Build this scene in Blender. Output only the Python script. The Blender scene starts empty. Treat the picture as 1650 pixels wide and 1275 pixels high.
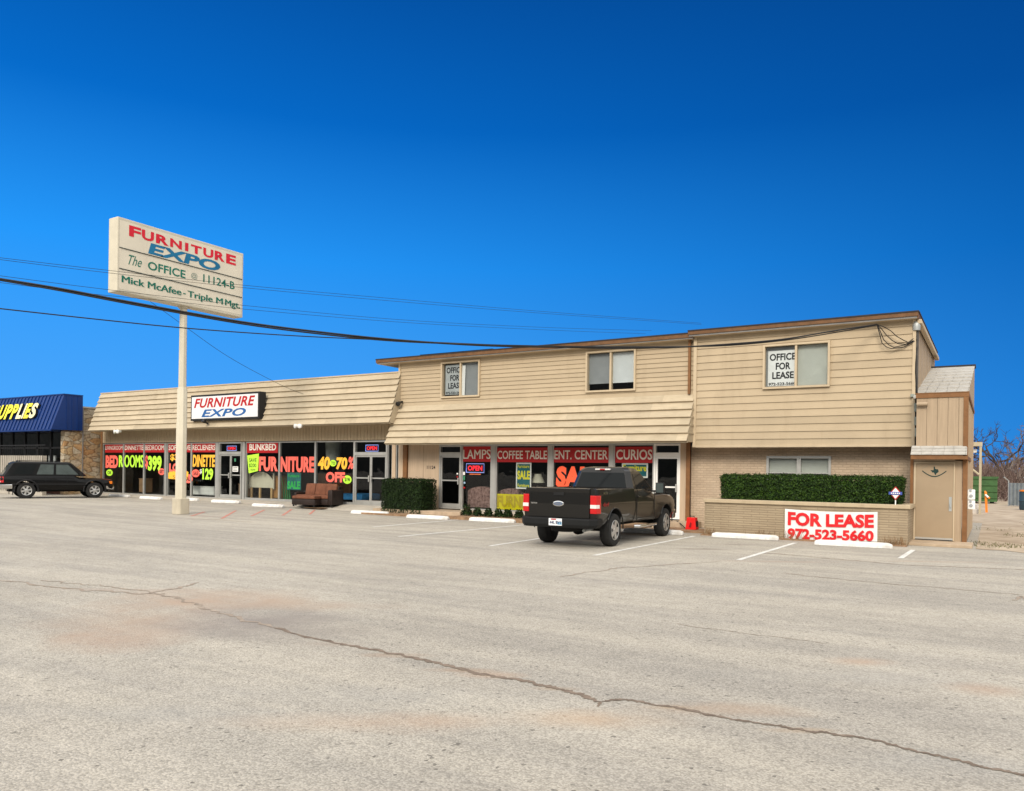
import bpy, bmesh, math, random
from mathutils import Vector, Matrix
R = math.radians
random.seed(7)
SC = bpy.context.scene
COL = SC.collection

# ------------------------------------------------------------------ camera
EYE = 1.70
FPX, YAW, ROLL, PY0 = 1248.2, R(-31.893), R(0.8114), 759.4
cd = bpy.data.cameras.new("camera"); cam = bpy.data.objects.new("camera", cd); COL.objects.link(cam)
cd.sensor_width = 36.0; cd.lens = FPX / 1650 * 36; cd.clip_start = 0.1; cd.clip_end = 5000
cd.shift_y = (PY0 - 637.5) / 1650
FW = Vector((math.sin(YAW), math.cos(YAW), 0)); RT = Vector((math.cos(YAW), -math.sin(YAW), 0)); UP = Vector((0, 0, 1))
R2 = RT * math.cos(ROLL) + UP * math.sin(ROLL); U2 = UP * math.cos(ROLL) - RT * math.sin(ROLL)
cam.matrix_world = Matrix(((R2.x, U2.x, -FW.x, 0), (R2.y, U2.y, -FW.y, 0), (R2.z, U2.z, -FW.z, EYE), (0, 0, 0, 1)))
SC.camera = cam

# ------------------------------------------------------------------ light
SUN_EL, SUN_AZ = 33, 166          # degrees; azimuth clockwise from +Y (behind the photographer)
sd = bpy.data.lights.new("sun", 'SUN'); sun = bpy.data.objects.new("sun", sd); COL.objects.link(sun)
sd.energy = 2.2; sd.angle = R(19); sd.color = (1.0, 0.90, 0.76)
sdir = Vector((math.sin(R(SUN_AZ)) * math.cos(R(SUN_EL)), math.cos(R(SUN_AZ)) * math.cos(R(SUN_EL)), math.sin(R(SUN_EL))))
sun.rotation_euler = sdir.to_track_quat('Z', 'Y').to_euler(); sun.location = (0, -20, 40)

W = bpy.data.worlds.new("World"); SC.world = W; W.use_nodes = True
def build_world():
    nt = W.node_tree; N = nt.nodes; L = nt.links; N.clear()
    out = N.new('ShaderNodeOutputWorld'); bg = N.new('ShaderNodeBackground'); bg.inputs[1].default_value = 1.0
    tc = N.new('ShaderNodeTexCoord'); sep = N.new('ShaderNodeSeparateXYZ'); L.new(tc.outputs['Generated'], sep.inputs[0])
    def ramp(src, stops):
        r = N.new('ShaderNodeValToRGB'); L.new(src, r.inputs[0]); e = r.color_ramp.elements
        while len(e) > 1: e.remove(e[-1])
        e[0].position, e[0].color = stops[0][0], (*stops[0][1], 1)
        for p, c in stops[1:]:
            k = e.new(p); k.color = (*c, 1)
        return r.outputs[0]
    def math_(op, a, b=None, c=None):
        m = N.new('ShaderNodeMath'); m.operation = op
        for i, v in enumerate((a, b, c)):
            if v is None: continue
            if isinstance(v, (int, float)): m.inputs[i].default_value = v
            else: L.new(v, m.inputs[i])
        return m.outputs[0]
    def mix(f, a, b, t='MIX'):
        m = N.new('ShaderNodeMix'); m.data_type = 'RGBA'; m.blend_type = t
        for s, v in ((m.inputs[0], f), (m.inputs[6], a), (m.inputs[7], b)):
            if isinstance(v, (int, float)): s.default_value = v
            elif isinstance(v, tuple): s.default_value = (*v, 1)
            else: L.new(v, s)
        return m.outputs[2]
    el = sep.outputs[2]
    # blue sky, paler on the side of the sun, deeper to the right
    lft = ramp(el, [(0.0, (.085, .40, .94)), (.10, (.060, .35, .90)), (.25, (.019, .30, .90)), (.40, (.002, .14, .56)), (.60, (.001, .055, .27)), (1, (.001, .04, .20))])
    rgt = ramp(el, [(0.0, (.020, .225, .66)), (.10, (.011, .185, .60)), (.25, (.002, .11, .43)), (.40, (.001, .062, .28)), (.60, (.001, .036, .17)), (1, (.001, .03, .15))])
    dot = N.new('ShaderNodeVectorMath'); dot.operation = 'DOT_PRODUCT'
    L.new(tc.outputs['Generated'], dot.inputs[0]); dot.inputs[1].default_value = tuple(RT)
    f = math_('MULTIPLY_ADD', dot.outputs['Value'], 0.80, 0.5); f = math_('POWER', math_('MINIMUM', math_('MAXIMUM', f, 0), 1), 1.7)
    blue = mix(1.0, mix(f, lft, rgt), (.86, .90, .91), 'MULTIPLY')
    # physical sky for the half of the sky behind the photographer, with unseen bright cloud added as fill light
    sky = N.new('ShaderNodeTexSky'); sky.sky_type = 'NISHITA'; sky.sun_disc = False
    sky.sun_elevation = R(SUN_EL); sky.sun_rotation = R(SUN_AZ)
    nz = N.new('ShaderNodeTexNoise'); nz.inputs['Scale'].default_value = 2.2; nz.inputs['Detail'].default_value = 6
    L.new(tc.outputs['Generated'], nz.inputs['Vector'])
    cl = ramp(nz.outputs[0], [(.30, (1.0, 1.02, 1.03)), (.62, (1.95, 1.92, 1.84))])
    skyb = mix(1.0, sky.outputs[0], (.07, .07, .07), 'MULTIPLY')
    rear_c = mix(.86, skyb, cl)
    lowc = ramp(el, [(0.0, (.06, .065, .065)), (.14, (.10, .105, .11)), (.26, (1, 1, 1))])  # unseen dark horizon band, added so the shop panes mirror less light
    rear_c = mix(1.0, rear_c, lowc, 'MULTIPLY')
    d2 = N.new('ShaderNodeVectorMath'); d2.operation = 'DOT_PRODUCT'
    L.new(tc.outputs['Generated'], d2.inputs[0]); d2.inputs[1].default_value = tuple(FW)
    back = math_('MULTIPLY_ADD', d2.outputs['Value'], -1.0, 0.42)
    back = math_('ADD', back, math_('MULTIPLY', math_('SUBTRACT', nz.outputs[0], .5), .3))
    back = math_('MAXIMUM', back, math_('MULTIPLY', math_('SUBTRACT', math_('ADD', el, math_('MULTIPLY', math_('SUBTRACT', nz.outputs[0], .5), .15)), .66), 1.2))   # unseen cloud added overhead to brighten the ground
    back = ramp(back, [(0.0, (0, 0, 0)), (.02, (0, 0, 0)), (.22, (1, 1, 1))])
    L.new(mix(back, blue, rear_c), bg.inputs[0]); L.new(bg.outputs[0], out.inputs[0])
build_world()
SC.view_settings.view_transform = 'Standard'; SC.view_settings.look = 'None'
SC.view_settings.exposure = 0.25; SC.view_settings.gamma = 1.0

# ------------------------------------------------------------------ photo geometry -> world
def ray(x, y):
    return FW + R2 * ((x - 825) / FPX) - U2 * ((y - PY0) / FPX)
EV = Vector((0, 0, EYE))
def lot_z(x):
    t = min(1, max(0, (-18 - x) / 14)); return .14 * t * t * (3 - 2 * t)
def G(x, y, dz=0.0):                       # point of the lot seen at photo pixel x, y
    d = ray(x, y); z = dz
    for _ in range(6):
        p = EV + d * ((z - EYE) / d.z); z = lot_z(p.x) + dz
    return p
def F(x, y, Y):                            # point of an upright plane parallel to the shopfront
    d = ray(x, y); return EV + d * (Y / d.y)
def FX(x, y, X):
    d = ray(x, y); return EV + d * (X / d.x)

YW, YB, S, YBR = 23.5, 22.85, 23.9, 24.0   # siding, mansard foot, shop glass, brick

# ------------------------------------------------------------------ materials
MATS = {}
def mat(name, col, rough=.7, metal=0., var=.12, vscale=3., bump=0., bscale=40., coat=0., spec=.28, emit=0., col2=None, detail=5, stretch=None, grime=0.):
    if name in MATS: return MATS[name]
    m = bpy.data.materials.new(name); m.use_nodes = True; MATS[name] = m
    nt = m.node_tree; N = nt.nodes; L = nt.links; p = N['Principled BSDF']
    p.inputs['Roughness'].default_value = rough; p.inputs['Metallic'].default_value = metal
    p.inputs['Coat Weight'].default_value = coat; p.inputs['Coat Roughness'].default_value = .05
    p.inputs['Specular IOR Level'].default_value = spec
    tc = N.new('ShaderNodeTexCoord'); vec = tc.outputs['Object']
    if stretch:
        mp = N.new('ShaderNodeMapping'); mp.inputs['Scale'].default_value = stretch; L.new(vec, mp.inputs[0]); vec = mp.outputs[0]
    n = N.new('ShaderNodeTexNoise'); n.inputs['Scale'].default_value = vscale; n.inputs['Detail'].default_value = detail; n.inputs['Roughness'].default_value = .62
    L.new(vec, n.inputs['Vector'])
    r = N.new('ShaderNodeValToRGB'); L.new(n.outputs[0], r.inputs[0])
    a = tuple(max(0, c * (1 - var)) for c in col); b = tuple(min(1, c * (1 + var)) for c in (col2 or col))
    r.color_ramp.elements[0].position = .32; r.color_ramp.elements[1].position = .68
    r.color_ramp.elements[0].color = (*a, 1); r.color_ramp.elements[1].color = (*b, 1)
    c = r.outputs[0]
    if grime:
        n3 = N.new('ShaderNodeTexNoise'); n3.inputs['Scale'].default_value = .9; n3.inputs['Detail'].default_value = 8; n3.inputs['Roughness'].default_value = .7
        mp3 = N.new('ShaderNodeMapping'); mp3.inputs['Scale'].default_value = (2.2, 2.2, .35); L.new(tc.outputs['Object'], mp3.inputs[0]); L.new(mp3.outputs[0], n3.inputs['Vector'])
        r3 = N.new('ShaderNodeValToRGB'); L.new(n3.outputs[0], r3.inputs[0])
        r3.color_ramp.elements[0].position = .52; r3.color_ramp.elements[1].position = .78
        r3.color_ramp.elements[0].color = (0, 0, 0, 1); r3.color_ramp.elements[1].color = (grime,) * 3 + (1,)
        mx = N.new('ShaderNodeMix'); mx.data_type = 'RGBA'; L.new(r3.outputs[0], mx.inputs[0]); L.new(c, mx.inputs[6])
        mx.inputs[7].default_value = (col[0] * .55, col[1] * .50, col[2] * .45, 1); c = mx.outputs[2]
    L.new(c, p.inputs['Base Color'])
    if emit:
        L.new(c, p.inputs['Emission Color']); p.inputs['Emission Strength'].default_value = emit
    if bump:
        n2 = N.new('ShaderNodeTexNoise'); n2.inputs['Scale'].default_value = bscale; n2.inputs['Detail'].default_value = 4; L.new(vec, n2.inputs['Vector'])
        b_ = N.new('ShaderNodeBump'); b_.inputs['Strength'].default_value = bump; b_.inputs['Distance'].default_value = .01
        L.new(n2.outputs[0], b_.inputs['Height']); L.new(b_.outputs[0], p.inputs['Normal'])
    return m

def glass_mat(name, tint, refl=1.0, rough=.0):
    if name in MATS: return MATS[name]
    m = bpy.data.materials.new(name); m.use_nodes = True; MATS[name] = m
    nt = m.node_tree; N = nt.nodes; L = nt.links; N.remove(N['Principled BSDF']); out = N['Material Output']
    t = N.new('ShaderNodeBsdfTransparent'); t.inputs[0].default_value = (*tint, 1)
    g = N.new('ShaderNodeBsdfGlossy'); g.inputs['Roughness'].default_value = rough; g.inputs[0].default_value = (.95, .97, 1, 1)
    tc = N.new('ShaderNodeTexCoord'); n = N.new('ShaderNodeTexNoise'); n.inputs['Scale'].default_value = 1.4; L.new(tc.outputs['Object'], n.inputs['Vector'])
    b = N.new('ShaderNodeBump'); b.inputs['Strength'].default_value = .06; b.inputs['Distance'].default_value = .05; L.new(n.outputs[0], b.inputs['Height']); L.new(b.outputs[0], g.inputs['Normal'])
    ge = N.new('ShaderNodeNewGeometry'); dp = N.new('ShaderNodeVectorMath'); dp.operation = 'DOT_PRODUCT'; L.new(ge.outputs['Incoming'], dp.inputs[0]); L.new(ge.outputs['Normal'], dp.inputs[1])
    def mth(op, a, b):
        q = N.new('ShaderNodeMath'); q.operation = op
        for i, v in enumerate((a, b)):
            if isinstance(v, (int, float)): q.inputs[i].default_value = v
            else: L.new(v, q.inputs[i])
        return q.outputs[0]
    om = mth('SUBTRACT', 1.0, mth('ABSOLUTE', dp.outputs['Value'], 0)); fz = mth('ADD', mth('MULTIPLY', mth('POWER', om, 5.0), .92), .038)   # reflectance of the pane by angle of view
    mu = N.new('ShaderNodeMath'); mu.operation = 'MULTIPLY'; mu.inputs[1].default_value = .95 * refl; L.new(fz, mu.inputs[0])
    mx = N.new('ShaderNodeMixShader'); L.new(mu.outputs[0], mx.inputs[0]); L.new(t.outputs[0], mx.inputs[1]); L.new(g.outputs[0], mx.inputs[2]); L.new(mx.outputs[0], out.inputs[0])
    return m

def brick_mat(name, col, mortar, bw, bh, var=.1, bump=.5, ms=.012):
    m = bpy.data.materials.new(name); m.use_nodes = True; MATS[name] = m
    nt = m.node_tree; N = nt.nodes; L = nt.links; p = N['Principled BSDF']; p.inputs['Roughness'].default_value = .85
    tc = N.new('ShaderNodeTexCoord'); s = N.new('ShaderNodeSeparateXYZ'); L.new(tc.outputs['Object'], s.inputs[0])
    ad = N.new('ShaderNodeMath'); ad.operation = 'ADD'; L.new(s.outputs[0], ad.inputs[0]); L.new(s.outputs[1], ad.inputs[1])
    cb = N.new('ShaderNodeCombineXYZ'); L.new(ad.outputs[0], cb.inputs[0]); L.new(s.outputs[2], cb.inputs[1])
    b = N.new('ShaderNodeTexBrick'); L.new(cb.outputs[0], b.inputs['Vector']); b.inputs['Scale'].default_value = 1
    b.inputs['Brick Width'].default_value = bw; b.inputs['Row Height'].default_value = bh; b.inputs['Mortar Size'].default_value = ms; b.inputs['Mortar Smooth'].default_value = .3
    b.inputs['Color1'].default_value = (*[c * (1 - var) for c in col], 1); b.inputs['Color2'].default_value = (*[c * (1 + var) for c in col], 1); b.inputs['Mortar'].default_value = (*mortar, 1)
    n = N.new('ShaderNodeTexNoise'); n.inputs['Scale'].default_value = 1.6; n.inputs['Detail'].default_value = 7; L.new(tc.outputs['Object'], n.inputs['Vector'])
    r = N.new('ShaderNodeValToRGB'); L.new(n.outputs[0], r.inputs[0]); r.color_ramp.elements[0].position = .3; r.color_ramp.elements[0].color = (.84, .82, .80, 1); r.color_ramp.elements[1].position = .65; r.color_ramp.elements[1].color = (1, 1, 1, 1)
    mx = N.new('ShaderNodeMix'); mx.data_type = 'RGBA'; mx.blend_type = 'MULTIPLY'; mx.inputs[0].default_value = 1; L.new(b.outputs[0], mx.inputs[6]); L.new(r.outputs[0], mx.inputs[7]); L.new(mx.outputs[2], p.inputs['Base Color'])
    bp = N.new('ShaderNodeBump'); bp.invert = True; bp.inputs['Strength'].default_value = bump; bp.inputs['Distance'].default_value = .012; L.new(b.outputs['Fac'], bp.inputs['Height']); L.new(bp.outputs[0], p.inputs['Normal'])
    return m

def stone_mat():
    m = bpy.data.materials.new('field_stone'); m.use_nodes = True
    nt = m.node_tree; N = nt.nodes; L = nt.links; p = N['Principled BSDF']; p.inputs['Roughness'].default_value = .9
    tc = N.new('ShaderNodeTexCoord'); mp = N.new('ShaderNodeMapping'); mp.inputs['Scale'].default_value = (2.6, 2.6, 5.2); L.new(tc.outputs['Object'], mp.inputs[0])
    nz = N.new('ShaderNodeTexNoise'); nz.inputs['Scale'].default_value = 2; L.new(mp.outputs[0], nz.inputs['Vector'])
    ad = N.new('ShaderNodeMix'); ad.data_type = 'VECTOR'; ad.inputs[0].default_value = .18; L.new(mp.outputs[0], ad.inputs[4]); L.new(nz.outputs['Color'], ad.inputs[5])
    v = N.new('ShaderNodeTexVoronoi'); v.feature = 'F1'; v.inputs['Scale'].default_value = 1; L.new(ad.outputs[1], v.inputs['Vector'])
    e = N.new('ShaderNodeTexVoronoi'); e.feature = 'DISTANCE_TO_EDGE'; e.inputs['Scale'].default_value = 1; L.new(ad.outputs[1], e.inputs['Vector'])
    s = N.new('ShaderNodeSeparateColor'); L.new(v.outputs['Color'], s.inputs[0])
    r = N.new('ShaderNodeValToRGB'); L.new(s.outputs[0], r.inputs[0]); r.color_ramp.interpolation = 'LINEAR'
    els = r.color_ramp.elements; els[0].color = (.50, .42, .31, 1); els[1].color = (.46, .27, .12, 1); els[1].position = .95
    k = els.new(.35); k.color = (.50, .43, .32, 1); k = els.new(.6); k.color = (.44, .32, .19, 1); k = els.new(.8); k.color = (.52, .36, .19, 1)
    r2 = N.new('ShaderNodeValToRGB'); L.new(e.outputs[0], r2.inputs[0]); r2.color_ramp.elements[0].position = .0; r2.color_ramp.elements[0].color = (.55, .50, .45, 1); r2.color_ramp.elements[1].position = .09; r2.color_ramp.elements[1].color = (1, 1, 1, 1)
    n2 = N.new('ShaderNodeTexNoise'); n2.inputs['Scale'].default_value = 9; n2.inputs['Detail'].default_value = 6; L.new(tc.outputs['Object'], n2.inputs['Vector'])
    r3 = N.new('ShaderNodeValToRGB'); L.new(n2.outputs[0], r3.inputs[0]); r3.color_ramp.elements[0].position = .3; r3.color_ramp.elements[0].color = (.6, .58, .56, 1); r3.color_ramp.elements[1].position = .6; r3.color_ramp.elements[1].color = (1.0, 1, 1, 1)
    m1 = N.new('ShaderNodeMix'); m1.data_type = 'RGBA'; m1.blend_type = 'MULTIPLY'; m1.inputs[0].default_value = 1; L.new(r.outputs[0], m1.inputs[6]); L.new(r2.outputs[0], m1.inputs[7])
    m2 = N.new('ShaderNodeMix'); m2.data_type = 'RGBA'; m2.blend_type = 'MULTIPLY'; m2.inputs[0].default_value = 1; L.new(m1.outputs[2], m2.inputs[6]); L.new(r3.outputs[0], m2.inputs[7]); L.new(m2.outputs[2], p.inputs['Base Color'])
    bp = N.new('ShaderNodeBump'); bp.inputs['Strength'].default_value = .8; bp.inputs['Distance'].default_value = .04; L.new(r2.outputs[0], bp.inputs['Height']); L.new(bp.outputs[0], p.inputs['Normal'])
    return m

# ------------------------------------------------------------------ mesh helpers
class MB:
    def __init__(self): self.v = []; self.f = []; self.mi = []
    def quad(self, a, b, c, d, mi=0):
        n = len(self.v); self.v += [Vector(a), Vector(b), Vector(c), Vector(d)]; self.f.append((n, n + 1, n + 2, n + 3)); self.mi.append(mi)
    def poly(self, pts, mi=0):
        n = len(self.v); self.v += [Vector(p) for p in pts]; self.f.append(tuple(range(n, n + len(pts)))); self.mi.append(mi)
    def box(self, x0, x1, y0, y1, z0, z1, mi=0, M=None):
        n = len(self.v)
        vs = [Vector((x, y, z)) for z in (z0, z1) for y in (y0, y1) for x in (x0, x1)]
        if M: vs = [M @ p for p in vs]
        self.v += vs
        for q in ((0, 2, 3, 1), (4, 5, 7, 6), (0, 1, 5, 4), (2, 6, 7, 3), (0, 4, 6, 2), (1, 3, 7, 5)):
            self.f.append(tuple(n + i for i in q)); self.mi.append(mi)
    def loft(self, rings, mi=0, closed=True, caps=True):
        n = len(self.v); k = len(rings[0])
        for r in rings: self.v += [Vector(p) for p in r]
        for i in range(len(rings) - 1):
            for j in range(k if closed else k - 1):
                j2 = (j + 1) % k
                self.f.append((n + i * k + j, n + i * k + j2, n + (i + 1) * k + j2, n + (i + 1) * k + j)); self.mi.append(mi)
        if caps:
            self.f.append(tuple(n + j for j in range(k))[::-1]); self.mi.append(mi)
            self.f.append(tuple(n + (len(rings) - 1) * k + j for j in range(k))); self.mi.append(mi)
    def prism(self, poly, d, mi=0):
        d = Vector(d); a = [Vector(p) for p in poly]; self.loft([a, [p + d for p in a]], mi)
    def tube(self, pts, r, n=6, mi=0, r2=None):
        pts = [Vector(p) for p in pts]; rings = []
        for i, p in enumerate(pts):
            t = (pts[min(i + 1, len(pts) - 1)] - pts[max(i - 1, 0)]).normalized()
            a = t.cross(Vector((0, 0, 1)) if abs(t.z) < .9 else Vector((1, 0, 0))).normalized(); b = t.cross(a)
            rr = r if r2 is None else r + (r2 - r) * i / (len(pts) - 1)
            rings.append([p + a * (rr * math.cos(2 * math.pi * k / n)) + b * (rr * math.sin(2 * math.pi * k / n)) for k in range(n)])
        self.loft(rings, mi)
    def lathe(self, prof, n=24, axis='z', o=(0, 0, 0), mi=0, caps=True):
        rings = []
        for (r, h) in prof:
            ring = []
            for k in range(n):
                a = 2 * math.pi * k / n; c, s = r * math.cos(a), r * math.sin(a)
                ring.append(Vector(o) + (Vector((c, s, h)) if axis == 'z' else Vector((c, h, s)) if axis == 'y' else Vector((h, c, s))))
            rings.append(ring)
        self.loft(rings, mi, True, caps)
    def build(self, name, m, parent=None, local=False, smooth=None, bevel=0, recalc=True):
        me = bpy.data.meshes.new(name); vs = self.v
        if parent is not None and not local:
            inv = world_of(parent).inverted(); vs = [inv @ p for p in vs]
        me.from_pydata([tuple(p) for p in vs], [], self.f); ms = m if isinstance(m, (list, tuple)) else [m]
        for q in ms: me.materials.append(q)
        me.polygons.foreach_set('material_index', self.mi); me.update()
        if recalc or bevel:
            bm = bmesh.new(); bm.from_mesh(me)
            bmesh.ops.remove_doubles(bm, verts=bm.verts, dist=1e-5)
            if recalc: bmesh.ops.recalc_face_normals(bm, faces=bm.faces)
            if bevel:
                es = [e for e in bm.edges if len(e.link_faces) == 2 and e.calc_face_angle(0) > .5]
                bmesh.ops.bevel(bm, geom=es, offset=bevel, segments=2, affect='EDGES', profile=.6, clamp_overlap=True)
            bm.to_mesh(me); bm.free()
        if smooth is not None:
            me.polygons.foreach_set('use_smooth', [True] * len(me.polygons)); me.set_sharp_from_angle(angle=R(smooth))
        o = bpy.data.objects.new(name, me); COL.objects.link(o)
        if parent is not None: o.parent = parent
        return o
def world_of(o):
    M = Matrix.LocRotScale(o.location, o.rotation_euler, o.scale)
    return world_of(o.parent) @ M if o.parent else M
def thing(name, label, cat, loc=(0, 0, 0), rz=0, group=None):
    o = bpy.data.objects.new(name, None); COL.objects.link(o); o.location = loc; o.rotation_euler = (0, 0, rz); o.empty_display_size = .2
    return tag(o, label, cat, group)
def tag(o, label, cat, group=None):
    o['label'] = label; o['category'] = cat
    if group: o['group'] = group
    return o
def struct(o, kind='structure'): o['kind'] = kind; return o
def copy_tree(o, parent=None):
    c = o.copy(); COL.objects.link(c); c.parent = parent
    for ch in list(o.children): copy_tree(ch, c)
    return c

# lettering: outline of the built-in font fitted to a parallelogram O, O+U, O+V
def text(name, s, m, parent, O, U, V, nrm=(0, -1, 0), off=.004, bold=.0, shear=0., depth=0., local=False, space=1.0, part_label=None):
    stack = bold if ('M' in s or 'W' in s) and bold else 0
    if stack: bold = 0
    cu = bpy.data.curves.new(name, 'FONT'); cu.body = s; cu.size = 1; cu.offset = bold; cu.shear = shear; cu.space_character = space; cu.resolution_u = 3
    to = bpy.data.objects.new(name, cu); COL.objects.link(to)
    bpy.context.view_layer.update()
    me = bpy.data.meshes.new_from_object(to); bpy.data.objects.remove(to); bpy.data.curves.remove(cu)
    xs = [v.co.x for v in me.vertices]; ys = [v.co.y for v in me.vertices]
    x0, x1, y0, y1 = min(xs), max(xs), min(ys), max(ys)
    O, U, V, nv = Vector(O), Vector(U), Vector(V), Vector(nrm)
    inv = Matrix() if (parent is None or local) else world_of(parent).inverted()
    base = [O + U * ((v.co.x - x0) / (x1 - x0)) + V * ((v.co.y - y0) / (y1 - y0)) + nv * off for v in me.vertices]
    mb = MB(); faces = [tuple(p.vertices) for p in me.polygons]
    if stack:                                # widen the strokes by stacking shifted sheets, each a hair above the last
        un = U / (x1 - x0); b0, f0 = list(base), list(faces); base, faces = [], []
        for q, sh in enumerate((-1, -.5, 0, .5, 1)):
            n_ = len(base); base += [p + un * (sh * stack) + nv * (q * .0012) for p in b0]; faces += [tuple(i + n_ for i in f) for f in f0]
    mb.v = [inv @ p for p in (([q + nv * depth for q in base]) if depth else base)]; mb.f = list(faces); mb.mi = [0] * len(faces)
    if depth:
        n = len(base); mb.v += [inv @ p for p in base]
        cnt = {}
        for f in faces:
            for i in range(len(f)):
                a, b = f[i], f[(i + 1) % len(f)]; k = (min(a, b), max(a, b)); cnt.setdefault(k, []).append((a, b))
        for k, l in cnt.items():
            if len(l) == 1:
                a, b = l[0]; mb.f.append((a, n + a, n + b, b)); mb.mi.append(1)
    bpy.data.meshes.remove(me)
    o = mb.build(name, m, parent, local=True, recalc=False)
    if part_label: o['label'] = part_label
    return o
def srect(x0, x1, yt, yb, Y=S):             # rectangle on the plane Y from photo pixels
    xm, ym = (x0 + x1) / 2, (yt + yb) / 2
    return F(x0, ym, Y).x, F(x1, ym, Y).x, F(xm, yb, Y).z, F(xm, yt, Y).z
def stext(name, s, m, parent, x0, x1, yt, yb, Y, **k):
    a, b, c, d = srect(x0, x1, yt, yb, Y)
    return text(name, s, m, parent, (a, Y, c), (b - a, 0, 0), (0, 0, d - c), **k)

# ------------------------------------------------------------------ palette
tan = (.43, .345, .235)
M_siding = mat('tan_siding', tan, .75, var=.05, vscale=1.2, bump=.15, bscale=120, grime=.35)
M_shake = mat('tan_mansard_board', (.45, .375, .265), .8, var=.07, vscale=2.5, bump=.35, bscale=60, stretch=(1, 1, 5), grime=.25)
SID3 = [M_siding] + [mat('tan_siding_' + n_, tuple(c * k for c in tan), .75, var=.05, vscale=1.2, bump=.15, bscale=120, grime=.4) for n_, k in (('faded', 1.045), ('worn', .955))]
SHK3 = [M_shake] + [mat('tan_mansard_board_' + n_, tuple(c * k for c in (.45, .375, .265)), .8, var=.08, vscale=2.5, bump=.35, bscale=60, stretch=(1, 1, 5), grime=.35) for n_, k in (('faded', 1.05), ('worn', .93))]
M_board = mat('tan_vertical_board', (.42, .335, .225), .8, var=.09, vscale=4, bump=.2, stretch=(6, 6, .6), grime=.4)
M_ply = mat('tan_plywood', (.38, .29, .20), .8, var=.08, vscale=3, bump=.2, stretch=(8, 8, .5), grime=.5)
M_trim = mat('tan_trim', (.50, .405, .28), .7, var=.06, grime=.2)
M_brown = mat('brown_trim', (.195, .092, .036), .65, var=.16, vscale=5, bump=.1, grime=.3)
M_brownd = mat('dark_brown_fascia', (.145, .072, .032), .65, var=.2, vscale=5)
M_roofblk = mat('black_roof_edge', (.03, .03, .034), .8)
M_roof = mat('grey_roof', (.22, .21, .20), .9, var=.15)
M_brick = brick_mat('tan_brick', (.53, .42, .305), (.45, .35, .255), .21, .075, .07, .7)
M_pbrick = brick_mat('planter_brick', (.355, .283, .19), (.285, .222, .148), .42, .062, .07, .8, .009)
M_alu = mat('aluminium', (.46, .46, .44), .45, .55, var=.08)
M_alud = mat('dull_aluminium', (.40, .40, .385), .5, .4, var=.08)
M_white = mat('white_paint', (.80, .80, .78), .55, var=.05, grime=.15)
M_glass = glass_mat('shop_glass', (.78, .81, .80))
M_glass2 = glass_mat('office_glass', (.82, .85, .86), 1.1)
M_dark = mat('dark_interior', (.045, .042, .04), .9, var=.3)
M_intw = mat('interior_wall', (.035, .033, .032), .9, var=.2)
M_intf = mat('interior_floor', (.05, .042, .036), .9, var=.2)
M_blind = mat('window_blind', (.55, .56, .50), .7, var=.04)
M_blindw = mat('white_blind', (.70, .72, .72), .7, var=.04)
M_blindg = mat('grey_blind', (.31, .32, .325), .7, var=.06)
M_red = mat('sign_red', (.40, .012, .015), .5, var=.06)
M_cream = mat('sign_letter_cream', (.74, .69, .62), .55, var=.04)
M_coral = mat('coral_paper', (.95, .16, .12), .7, var=.06)
M_coral2 = mat('orange_red_paper', (.93, .12, .05), .7, var=.06)
M_lime = mat('lime_paper', (.50, .90, .06), .7, var=.06)
M_orange = mat('orange_paper', (.95, .50, .05), .7, var=.06)
M_ink = mat('black_ink', (.012, .012, .014), .6, var=.05)
M_teal = mat('teal_poster', (.008, .12, .15), .5, var=.1)
M_yel = mat('yellow_print', (.72, .66, .03), .5, var=.06)
M_green = mat('green_print', (.03, .55, .10), .5, var=.1)
M_neon = mat('neon_red', (.95, .03, .05), .4, var=.05, emit=.9)
M_neonb = mat('neon_blue', (.35, .42, .95), .4, var=.05, emit=.7)
M_black = mat('black_plastic', (.015, .015, .016), .5)
M_steel = mat('galvanised', (.38, .40, .40), .5, .5)
M_conc = mat('concrete', (.44, .40, .34), .9, var=.12, vscale=2.5, bump=.3, bscale=50, grime=.4)
M_soil = mat('bed_soil', (.27, .17, .10), .95, var=.35, vscale=6, bump=.6, bscale=30)
M_line = mat('white_line_paint', (.62, .61, .58), .85, var=.2, vscale=7, grime=.8)
M_redline = mat('faded_red_paint', (.47, .20, .16), .85, var=.2, vscale=9)

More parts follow.
